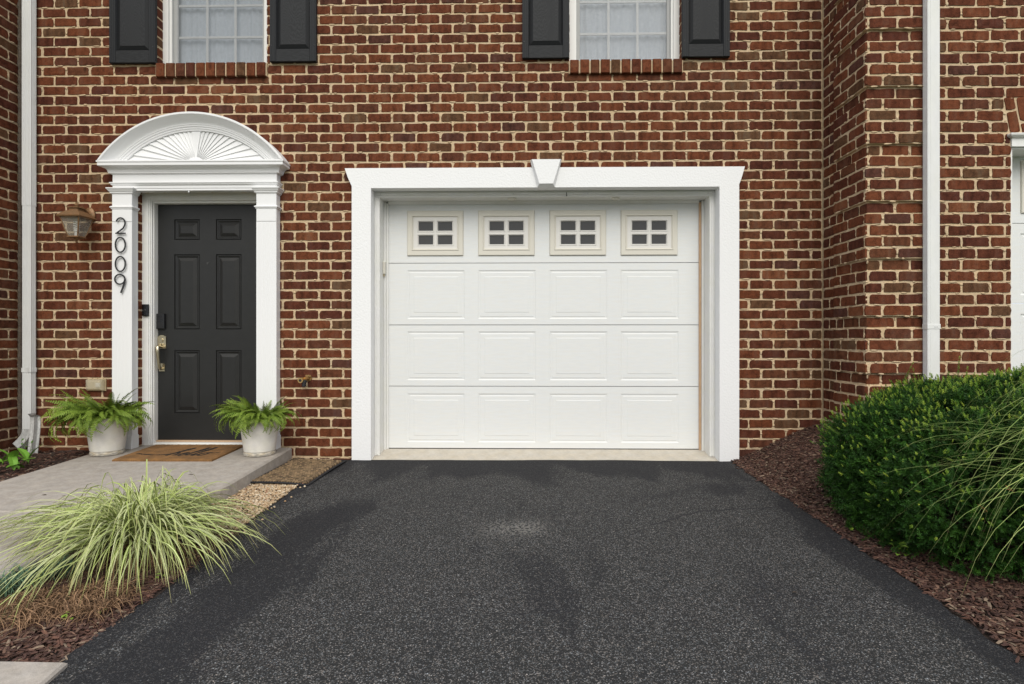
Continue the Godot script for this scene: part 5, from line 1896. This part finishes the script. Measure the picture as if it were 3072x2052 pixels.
func build_pots() -> void:
	var fronds := []
	for k in 20:
		var steep := k / 19.0
		fronds.append(frond_mesh(lerpf(0.36, 0.25, steep) * rng.randf_range(0.85, 1.15), lerpf(0.85, 1.50, steep), lerpf(3.1, 0.9, steep) + rng.randf_range(-0.3, 0.3), rng.randf_range(0.030, 0.040), rng.randf_range(0.0, 0.6)))
	for side in 2:
		var at := Vector3(-3.290, 0.0925 + gy(0.25), 0.255) if side == 0 else Vector3(-2.072, 0.0925 + gy(0.25), 0.255)
		var pot := thing("planter", "cream tapered pot with a worn foot ring %s" % ("next to the lantern side of the door" if side == 0 else "on the step edge near the hose tap"), "planter", at, "cream pots flanking the door")
		var b := B.new()
		b.lathe([Vector2(0.112, 0.030), Vector2(0.117, 0.036), Vector2(0.145, 0.262), Vector2(0.150, 0.276), Vector2(0.151, 0.292), Vector2(0.147, 0.298), Vector2(0.140, 0.296), Vector2(0.137, 0.262), Vector2(0.0, 0.255)], 48)
		part(pot, "body", b, M.pot)
		b = B.new()
		b.lathe([Vector2(0.0, 0.0), Vector2(0.112, 0.0), Vector2(0.117, 0.004), Vector2(0.119, 0.016), Vector2(0.117, 0.024), Vector2(0.111, 0.0295), Vector2(0.0, 0.0298)], 48)
		part(pot, "foot_ring", b, M.pot_worn)
		b = B.new()
		b.lathe([Vector2(0.136, 0.266), Vector2(0.08, 0.274), Vector2(0.0, 0.277)], 24)
		part(pot, "potting_soil", b, M.potting)
		var fern := thing("fern", "arching Boston fern filling the pot %s" % ("below the yellowed outlet cover" if side == 0 else "beside the brick with the hose tap"), "fern", at + Vector3(0, 0.270, 0), "ferns in pots by the door")
		var count := 290 if side == 0 else 260
		for k in count:
			var steep := clampf(float(k) / count + rng.randf_range(-0.1, 0.1), 0, 1)
			var yaw := rng.randf_range(-2.2, 2.2) if rng.randf() < 0.78 else rng.randf() * TAU
			var sc := rng.randf_range(0.78, 1.12) * (1.0 if side == 0 else 0.93)
			if side == 0 and sin(yaw) < -0.4: sc *= 1.18
			if side == 1 and sin(yaw) > 0.3: sc *= 0.82
			if cos(yaw) < -0.3: sc *= 0.75
			var xf := Transform3D(Basis(Vector3.UP, yaw) * Basis(Vector3(0, 0, 1), rng.randf_range(-1.0, 1.0)) * Basis.from_scale(Vector3(sc, sc, sc)), Vector3(sin(yaw), 0, cos(yaw)) * rng.randf_range(0.015, 0.125))
			put(fern, "frond", fronds[clampi(int(steep * 19.0), 0, 19)], M.leaf, xf)

# ------------------------------------------------------------------ grasses and shrubs
# a strap blade; columns of colour across it: edge, heart, edge
func blade(b: B, pts: Array, width: float, edge: Color, heart: Color, tip: Color, twist := 0.0) -> void:
	var n := pts.size()
	var last := []
	for i in n:
		var t := float(i) / (n - 1)
		var d: Vector3 = (pts[mini(i + 1, n - 1)] - pts[maxi(i - 1, 0)]).normalized()
		var side := d.cross(Vector3.UP)
		if side.length() < 0.05: side = Vector3.RIGHT
		side = side.normalized().rotated(d, twist * t)
		var up := side.cross(d)
		var w := width * (0.55 + 0.45 * smoothstep(0.0, 0.25, t)) * (1.0 - pow(t, 3.0) * 0.93) / 2
		var k := clampf((t - 0.72) * 2.2, 0, 1)
		var now := [pts[i] - side * w + up * w * 0.25, pts[i] - side * w * 0.33, pts[i] + side * w * 0.33, pts[i] + side * w + up * w * 0.25, edge.lerp(tip, k), heart.lerp(tip, k)]
		if i > 0:
			b.col = last[4]
			b.quad(last[0], last[1], now[1], now[0])
			b.col = last[5]
			b.quad(last[1], last[2], now[2], now[1])
			b.col = last[4]
			b.quad(last[2], last[3], now[3], now[2])
		last = now

func arch_points(o: Vector3, yaw: float, reach: float, high: float, drop: float, n: int) -> Array:
	var d := Vector3(sin(yaw), 0, cos(yaw))
	var side := Vector3(d.z, 0, -d.x) * rng.randf_range(-0.14, 0.14) * reach
	var p1 := o + d * reach * 0.16 + Vector3(0, high * 0.95, 0)
	var p2 := o + d * reach * 0.78 + Vector3(0, high * 1.22, 0) + side * rng.randf_range(-0.2, 0.9)
	var p3 := o + d * reach + Vector3(0, drop, 0) + side
	var out := []
	for k in n + 1:
		out.append(o.bezier_interpolate(p1, p2, p3, float(k) / n))
	return out

func build_sedge() -> void:
	var o := Vector3(-1.84, bed_left(-1.84, 2.03), 2.03)
	var g := thing("striped_grass", "mounded clump of cream and green striped grass spilling over the path edge and drive", "ornamental grass", o)
	var mass := B.new()
	mass.tint = true
	for k in 820:
		var yaw := rng.randf() * TAU
		var t := rng.randf()
		var reach := lerpf(0.20, 0.72, sqrt(t)) * rng.randf_range(0.85, 1.12)
		if sin(yaw) < 0.0: reach *= 1.22
		else: reach *= 0.80
		if cos(yaw) > 0.3: reach *= 0.92 if sin(yaw) > -0.2 else 0.64
		var high := lerpf(0.31, 0.17, t) * rng.randf_range(0.70, 1.15)
		var drop := rng.randf_range(-0.015, 0.05) - reach * cos(yaw) * FALL
		if t < 0.25: drop = rng.randf_range(0.05, 0.26)
		# resting on the landing where it reaches over it
		var ex := o.x + sin(yaw) * reach
		var ez := o.z + cos(yaw) * reach
		if ex < -2.0 or ez < 1.2: drop = maxf(drop, 0.075)
		if k < 14:
			high *= 1.45; reach *= 0.6; drop = rng.randf_range(0.15, 0.3)
		var base := Vector3(rng.randf_range(-0.09, 0.09), 0, rng.randf_range(-0.09, 0.09))
		var pts := arch_points(base, yaw, reach, high, drop, 9)
		var green := Color(0.12, 0.20, 0.045) * rng.randf_range(0.7, 1.3)
		var cream := Color(0.68, 0.68, 0.40) * rng.randf_range(0.7, 1.1)
		var lime := Color(0.37, 0.43, 0.07)
		var edge := cream.lerp(lime, rng.randf() * 0.6)
		if rng.randf() < 0.3:
			var s := edge
			edge = green.lerp(lime, 0.4)
			green = s
		var tip := Color(0.42, 0.40, 0.15) if rng.randf() < 0.8 else Color(0.34, 0.17, 0.08)
		var w := rng.randf_range(0.0060, 0.0105)
		if k % 4 == 0:
			var b := B.new()
			b.tint = true
			blade(b, pts, w, edge, green, tip, rng.randf_range(-1.2, 1.2))
			part(g, "blade", b, M.leaf)
		else:
			blade(mass, pts, w, edge, green, tip, rng.randf_range(-1.2, 1.2))
	part(g, "blades", mass, M.leaf).set_meta("kind", "stuff")
	# last year's straw at the heart
	var straw := B.new()
	straw.tint = true
	for k in 420:
		var yaw := rng.randf() * TAU
		var c := Color(0.20, 0.125, 0.06) * rng.randf_range(0.5, 1.5)
		blade(straw, arch_points(Vector3(rng.randf_range(-0.1, 0.1), 0, rng.randf_range(-0.1, 0.1)), yaw, rng.randf_range(0.12, 0.42), rng.randf_range(0.06, 0.16), rng.randf_range(-0.01, 0.02), 5), 0.004, c, c, c)
	part(g, "straw", straw, M.leaf).set_meta("kind", "stuff")

func build_small_plants() -> void:
	# blue-green tufts and the dried clumps before them
	var tufts := [[Vector3(-1.985, 0, 2.32), 0.115, "blue-green tuft of spiky leaves closest to the striped grass"], [Vector3(-2.07, 0, 2.40), 0.100, "blue-green tuft of spiky leaves midway along the bed edge"], [Vector3(-2.075, 0, 2.53), 0.120, "blue-green tuft of spiky leaves beside the path at the bed corner"]]
	for q in tufts:
		var p: Vector3 = q[0]
		p.y = bed_left(p.x, p.z) + 0.01
		var t := thing("pink_tuft", q[2], "plant", p, "blue-green tufts in the bed")
		t.name = t.name.replace("pink_", "spiky_")
		var b := B.new()
		b.tint = true
		for k in 150:
			var yaw := rng.randf() * TAU
			var r: float = q[1] * rng.randf_range(0.5, 1.1)
			var c := Color(0.11, 0.19, 0.115) * rng.randf_range(0.65, 1.4)
			var base := Vector3(rng.randf_range(-0.06, 0.06), rng.randf_range(0, 0.03), rng.randf_range(-0.05, 0.05))
			blade(b, arch_points(base, yaw, r * 0.75, r * 0.6, r * rng.randf_range(0.2, 0.7), 4), 0.0042, c, c * 0.9, c * 1.1)
		part(t, "leaves", b, M.leaf).set_meta("kind", "stuff")
	for q in [[Vector3(-1.90, 0, 2.62), "dried tan plant clump below the blue-green tufts, larger"], [Vector3(-1.74, 0, 2.53), "dried tan plant clump at the edge of the striped grass"]]:
		var p: Vector3 = q[0]
		p.y = bed_left(p.x, p.z)
		var t := thing("dried_clump", q[1], "dead plant", p, "dried clumps in the bed")
		var b := B.new()
		b.tint = true
		for k in 720:
			var yaw := rng.randf() * TAU
			var c := Color(0.250, 0.150, 0.085) * rng.randf_range(0.25, 1.5)
			var base := Vector3(rng.randf_range(-0.15, 0.15), rng.randf_range(0, 0.05), rng.randf_range(-0.12, 0.12))
			base.y *= 1.0 - absf(base.x) * 4.0
			blade(b, arch_points(base, yaw, rng.randf_range(0.04, 0.13), rng.randf_range(0.008, 0.045), rng.randf_range(-0.015, 0.012), 4), 0.0034, c, c, c)
		part(t, "stems", b, M.leaf).set_meta("kind", "stuff")
	# sprouts of weed
	var spots := [[Vector3(-1.70, 0, 2.66), 0.016, 5, "tiny lime green seedling in the mulch below the dried clump"], [Vector3(-1.62, 0, 2.60), 0.014, 5, "tiny lime green seedling in the mulch by the asphalt edge"], [Vector3(-1.60, 0, 2.26), 0.018, 4, "small bright green leaf sprout under the striped grass"], [Vector3(1.83, 0, 1.98), 0.030, 14, "bright green lobed weed at the foot of the yew"]]
	for q in spots:
		var p: Vector3 = q[0]
		p.y = (bank(p.x, p.z) if p.x > 0 else bed_left(p.x, p.z)) + 0.008
		var t := thing("seedling", q[3], "weed", p, "weed seedlings")
		for k in q[2]:
			var b := B.new()
			b.tint = true
			leaf(b, q[1] * rng.randf_range(0.8, 1.3), q[1] * 0.75, Color(0.22, 0.34, 0.05) * rng.randf_range(0.8, 1.2))
			var yaw: float = TAU * k / q[2] + rng.randf()
			part(t, "leaf", b, M.leaf, Transform3D(Basis(Vector3.UP, yaw) * Basis(Vector3(1, 0, 0), rng.randf_range(-0.9, -0.1)), Vector3(rng.randf_range(-1, 1) * q[1] * 0.9, rng.randf_range(0, 1.6) * q[1], rng.randf_range(-1, 1) * q[1] * 0.9)))
	# broad-leaved weed in the corner by the downspout
	var wd := thing("broadleaf_weed", "broad bright green leaves sprouting by the path under the downspout", "weed", Vector3(-3.70, gy(0.6) + 0.06, 0.66))
	for k in 20:
		var b := B.new()
		b.tint = true
		var l := rng.randf_range(0.09, 0.17)
		leaf(b, l, l * 0.36, Color(0.13, 0.27, 0.035) * rng.randf_range(0.7, 1.35))
		part(wd, "leaf", b, M.leaf, Transform3D(Basis(Vector3.UP, rng.randf_range(-2.4, 2.4)) * Basis(Vector3(1, 0, 0), rng.randf_range(-1.2, -0.2)), Vector3(rng.randf_range(-0.13, 0.10), rng.randf_range(0, 0.06), rng.randf_range(-0.10, 0.10))))
	var sd := thing("twiggy_weed", "thin weed with small oval leaves below the downspout elbow", "weed", Vector3(-3.80, gy(0.5) + 0.05, 0.42))
	var st := B.new()
	for s in [[0.0, 0.02], [0.05, 0.0], [-0.04, -0.02]]:
		st.tube([Vector3(0, 0, 0), Vector3(s[0] * 0.6, 0.09, s[1]), Vector3(s[0], 0.19, s[1] * 2)], [0.002], 4)
	part(sd, "stem", st, mat(0.10, 0.12, 0.04, 0.7))
	for k in 22:
		var b := B.new()
		b.tint = true
		leaf(b, rng.randf_range(0.020, 0.034), 0.014, Color(0.09, 0.20, 0.035) * rng.randf_range(0.7, 1.4))
		var s: Array = [[0.0, 0.02], [0.05, 0.0], [-0.04, -0.02]][k % 3]
		var h := rng.randf_range(0.25, 1.0)
		part(sd, "leaf", b, M.leaf, Transform3D(Basis(Vector3.UP, rng.randf() * TAU) * Basis(Vector3(1, 0, 0), rng.randf_range(-0.8, 0.3)), Vector3(s[0] * h, 0.19 * h, s[1] * h * 2)))
	# a few dead leaves on the path and the drive
	var lying := [[Vector3(-2.28, 0, 0.88), 0.035, "dead brown leaf on the landing before the doormat"], [Vector3(-2.90, 0, 1.35), 0.030, "dead brown leaf pressed on the path near its outer edge"], [Vector3(-2.76, 0, 1.37), 0.022, "small dark leaf scrap on the path near the saw cut"], [Vector3(1.13, 0, 2.35), 0.026, "small dark leaf lying on the asphalt drive"]]
	for q in lying:
		var p: Vector3 = q[0]
		p.y = gy(p.z) + (0.0945 if p.x < -1.9 else 0.006)
		var t := thing("fallen_leaf", q[2], "leaf", p, "", rng.randf() * 1.0 + 1.2)
		var b := B.new()
		b.tint = true
		leaf(b, q[1], q[1] * 0.4, Color(0.06, 0.045, 0.03))
		part(t, "leaf_blade", b, M.leaf)

# a folded oval leaf along +z
func leaf(b: B, length: float, width: float, c: Color) -> void:
	var n := 6
	var last := []
	for i in n + 1:
		var t := float(i) / n
		var w := width / 2 * pow(sin(PI * clampf(t * 0.94 + 0.03, 0, 1)), 0.8)
		var y := 0.10 * length * sin(t * PI) - 0.12 * length * t * t
		var now := [Vector3(-w, y + w * 0.3, t * length), Vector3(0, y, t * length), Vector3(w, y + w * 0.3, t * length)]
		if i > 0:
			b.col = c
			b.quad(last[0], now[0], now[1], last[1])
			b.col = c * 0.92
			b.quad(last[1], now[1], now[2], last[2])
		last = now

func yew_sprig(pairs: int, length: float, needle: float) -> ArrayMesh:
	var b := B.new()
	b.tint = true
	b.col = Color(0.75, 0.70, 0.5)
	b.tube([Vector3.ZERO, Vector3(0.003, length * 0.5, 0), Vector3(0, length, 0)], [0.0016, 0.0012, 0.0006], 3)
	for k in pairs:
		var t := (k + 0.5) / pairs
		var roll := k * 2.4
		for s in 2:
			var a := roll + s * PI + rng.randf_range(-0.4, 0.4)
			var d := (Vector3(cos(a), 0.55 + 0.5 * t, sin(a))).normalized()
			var l := needle * (1.0 - 0.45 * t) * rng.randf_range(0.8, 1.1)
			var o := Vector3(0, length * t, 0)
			var w := d.cross(Vector3.UP).normalized() * 0.0020
			b.col = Color(1, 1, 1) * rng.randf_range(0.75, 1.2)
			b.tri(o - w * 0.6, o + d * l * 0.5 - w, o + d * l)
			b.tri(o - w * 0.6, o + d * l, o + d * l * 0.5 + w)
	return b.mesh()

func build_yew() -> void:
	var o := Vector3(2.74, 0.0, 1.72)
	var s := thing("yew_shrub", "large clipped dark green yew shrub with lime new shoots in the mulch bed", "shrub", o)
	var r := Vector3(1.00, 0.58, 0.80)
	var c := Vector3(0, 0.205, 0)
	var lump := FastNoiseLite.new()
	lump.seed = 33
	lump.frequency = 1.5
	lump.fractal_octaves = 3
	var surface := func(d: Vector3) -> Vector3:
		var e := 2.3
		var flat := pow(pow(absf(d.x) / r.x, 3.0) + pow(absf(d.z) / r.z, 3.0), 1.0 / 3.0)
		var k := pow(pow(flat, e) + pow(absf(d.y) / r.y, e), -1.0 / e)
		var p := d * k
		return p * (1.0 + 0.13 * lump.get_noise_3dv(p * 1.4 + Vector3(3, 0, 1)) + 0.05 * lump.get_noise_3dv(p * 6.0))
	var sprig := yew_sprig(12, 0.055, 0.018)
	var tip := yew_sprig(10, 0.024, 0.015)
	var xf := []
	var col := []
	var shoots := []
	var shoot_col := []
	while xf.size() < 30000:
		var d := Vector3(rng.randfn(), rng.randfn(), rng.randfn()).normalized()
		if d.y < -0.5: continue
		var away := Vector3(-0.62, 0.35, 0.70)
		if d.dot(away.normalized()) < -0.45 and rng.randf() < 0.6: continue
		var p: Vector3 = surface.call(d)
		var nrm := Vector3(d.x / r.x, d.y / r.y * 1.1, d.z / r.z).normalized()
		var depth := absf(rng.randfn()) * 0.055
		var pit := lump.get_noise_3dv(p * 5.0 + Vector3(7, 7, 7))
		if pit < -0.08: depth += 0.10 * clampf((-0.08 - pit) * 6.0, 0, 1)
		p -= nrm * depth
		p += c
		var w := o + p
		if w.y < bank(w.x, w.z) + 0.02: continue
		var up := (nrm * 0.9 + Vector3(0, 0.30, 0) + Vector3(rng.randfn(), rng.randfn(), rng.randfn()) * 0.65).normalized()
		var x := up.cross(Vector3(rng.randfn(), rng.randfn(), rng.randfn())).normalized()
		var sc := rng.randf_range(0.75, 1.25)
		var bs := Basis(x, up, x.cross(up)) * Basis.from_scale(Vector3(sc, sc, sc))
		var g := Color(0.016, 0.052, 0.010).lerp(Color(0.046, 0.125, 0.016), rng.randf())
		xf.append(Transform3D(bs, p - up * 0.02))
		col.append(g * rng.randf_range(0.7, 1.3))
		# this year's growth at the tips, thickest on the top
		var chance := 0.03 + 0.50 * clampf(nrm.y + 0.05, 0, 1)
		if depth < 0.04 and rng.randf() < chance:
			var sh := rng.randf_range(0.55, 1.15)
			var up2 := (up + Vector3(0, 0.8, 0)).normalized()
			var x2 := up2.cross(Vector3(rng.randfn(), rng.randfn(), rng.randfn())).normalized()
			shoots.append(Transform3D(Basis(x2, up2, x2.cross(up2)) * Basis.from_scale(Vector3(sh * 0.8, sh, sh * 0.8)), p + up * 0.036))
			shoot_col.append(Color(0.12, 0.27, 0.03).lerp(Color(0.44, 0.56, 0.08), rng.randf()))
	# long unclipped leaders
	for q in [Vector3(-0.10, 0.76, 0.15), Vector3(0.02, 0.80, -0.05), Vector3(0.22, 0.80, 0.05), Vector3(-0.33, 0.74, 0.25), Vector3(0.42, 0.78, 0.1), Vector3(-0.96, 0.46, -0.20), Vector3(-0.60, 0.70, -0.1), Vector3(-0.2, 0.76, -0.35), Vector3(-0.45, 0.73, -0.45), Vector3(0.3, 0.77, -0.3), Vector3(0.12, 0.80, 0.2), Vector3(-0.02, 0.79, 0.3), Vector3(0.5, 0.78, -0.15), Vector3(-0.5, 0.72, 0.1), Vector3(-0.72, 0.66, 0.1), Vector3(0.2, 0.80, -0.15)]:
		var dir := Vector3(rng.randf_range(-0.35, 0.4), 1.0, rng.randf_range(-0.2, 0.3)).normalized()
		if q.x < -0.9: dir = Vector3(-0.8, 0.55, 0.1).normalized()
		for k in 5:
			var pos: Vector3 = q + dir * (0.030 * k)
			var x := dir.cross(Vector3(rng.randfn(), 0.2, rng.randfn())).normalized()
			var sc := 1.15 - 0.08 * k
			shoots.append(Transform3D(Basis(x, dir, x.cross(dir)) * Basis.from_scale(Vector3(sc, sc, sc)), pos))
			shoot_col.append(Color(0.10, 0.19, 0.028).lerp(Color(0.26, 0.34, 0.05), k / 5.0))
	copies(s, "foliage", sprig, M.leaf, xf, col)
	copies(s, "new_shoots", tip, M.leaf, shoots, shoot_col)
	# the twiggy heart and the stems under it
	var b := B.new()
	for k in 16:
		var a := TAU * k / 16
		b.tube([Vector3(0.08 * cos(a), -0.02, 0.08 * sin(a)), Vector3(0.35 * cos(a), 0.18, 0.35 * sin(a)), Vector3(0.68 * cos(a), 0.36 + 0.1 * sin(a * 3), 0.66 * sin(a))], [0.018, 0.013, 0.006], 6)
	var core := []
	for j in 9:
		var t := PI * j / 8.0
		core.append(Vector2(0.58 * sin(t), 0.30 - 0.28 * cos(t)))
	b.lathe(core, 20)
	part(s, "branches", b, mat(0.03, 0.028, 0.016, 0.95))
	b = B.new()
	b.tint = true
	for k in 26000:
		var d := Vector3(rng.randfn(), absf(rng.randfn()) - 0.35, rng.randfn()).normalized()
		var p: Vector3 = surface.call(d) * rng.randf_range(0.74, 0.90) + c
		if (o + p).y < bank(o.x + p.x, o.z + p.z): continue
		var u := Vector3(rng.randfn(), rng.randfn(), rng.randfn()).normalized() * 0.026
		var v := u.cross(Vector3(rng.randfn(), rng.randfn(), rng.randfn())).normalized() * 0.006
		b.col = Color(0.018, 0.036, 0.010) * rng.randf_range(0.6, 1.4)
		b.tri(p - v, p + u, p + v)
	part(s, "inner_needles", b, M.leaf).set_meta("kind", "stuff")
	# two browned sprigs
	for q in [Vector3(-0.70, 0.36, 0.64), Vector3(-0.78, 0.27, 0.60)]:
		var m := mat(0.36, 0.17, 0.06, 0.8)
		put(s, "dead_sprig", yew_sprig(7, 0.04, 0.020), m, Transform3D(Basis(Vector3(0, 0, 1), 0.9), q))

func build_fountain_grass() -> void:
	var o := Vector3(2.56, bank(2.56, 2.66), 2.66)
	var g := thing("fountain_grass", "tall fine green grass arching its thin blades across the yew", "ornamental grass", o)
	var mass := B.new()
	mass.tint = true
	for k in 470:
		var yaw := rng.randf_range(-PI, 0.25) if k % 5 else rng.randf() * TAU
		var t := rng.randf()
		var reach := lerpf(0.55, 1.12, t) * rng.randf_range(0.8, 1.05)
		var high := lerpf(1.10, 0.50, t) * rng.randf_range(0.7, 1.15)
		var drop := rng.randf_range(0.0, 0.75) * (1.1 - t * 0.3)
		var c := Color(0.16, 0.27, 0.06).lerp(Color(0.38, 0.46, 0.14), rng.randf())
		var base := Vector3(rng.randf_range(-0.10, 0.10), 0, rng.randf_range(-0.10, 0.10))
		var w := rng.randf_range(0.0032, 0.0064)
		var pts := arch_points(base, yaw, reach, high, drop, 12)
		if k % 6 == 0:
			var b := B.new()
			b.tint = true
			blade(b, pts, w, c, c * 1.25, Color(0.35, 0.30, 0.16))
			part(g, "blade", b, M.leaf)
		else:
			blade(mass, pts, w, c, c * 1.25, Color(0.35, 0.30, 0.16))
	part(g, "blades", mass, M.leaf).set_meta("kind", "stuff")

# ------------------------------------------------------------------ all of it
func _ready() -> void:
	rng.seed = 2009
	var cam := Camera3D.new()
	cam.name = "camera"
	cam.projection = Camera3D.PROJECTION_FRUSTUM
	cam.near = 0.05
	cam.far = 400.0
	cam.size = 2052.0 / 1740.0 * cam.near
	cam.frustum_offset = Vector2(0, -11.0 / 1740.0 * cam.near)
	cam.position = EYE
	cam.rotation.y = deg_to_rad(1.0)
	add_child(cam)
	cam.current = true
	var sky_mat := ProceduralSkyMaterial.new()
	sky_mat.sky_top_color = Color(0.865, 0.89, 0.935)
	sky_mat.sky_horizon_color = Color(0.825, 0.85, 0.885)
	sky_mat.sky_curve = 0.2
	sky_mat.ground_horizon_color = Color(0.55, 0.55, 0.53)
	sky_mat.ground_bottom_color = Color(0.25, 0.25, 0.22)
	sky_mat.energy_multiplier = 1.0
	var sky := Sky.new()
	sky.sky_material = sky_mat
	var env := Environment.new()
	env.background_mode = Environment.BG_SKY
	env.sky = sky
	env.tonemap_mode = Environment.TONE_MAPPER_LINEAR
	env.tonemap_exposure = 1.60
	env.sdfgi_enabled = true
	env.ssao_enabled = true
	env.ssil_enabled = true
	var we := WorldEnvironment.new()
	we.name = "environment"
	we.environment = env
	add_child(we)
	var sun := DirectionalLight3D.new()
	sun.name = "sun"
	sun.light_energy = 0.5
	sun.light_color = Color(1.0, 0.99, 0.97)
	sun.light_angular_distance = 45.0
	sun.shadow_enabled = true
	sun.rotation = Vector3(deg_to_rad(-42), deg_to_rad(6), 0)
	add_child(sun)
	make_materials()
	make_brick_meshes()
	build_ground()
	build_townhouse()
	build_neighbours()
	build_downspouts()
	build_fixtures()
	build_mats()
	build_pots()
	build_beds()
	build_yew()
	build_sedge()
	build_fountain_grass()
	build_small_plants()
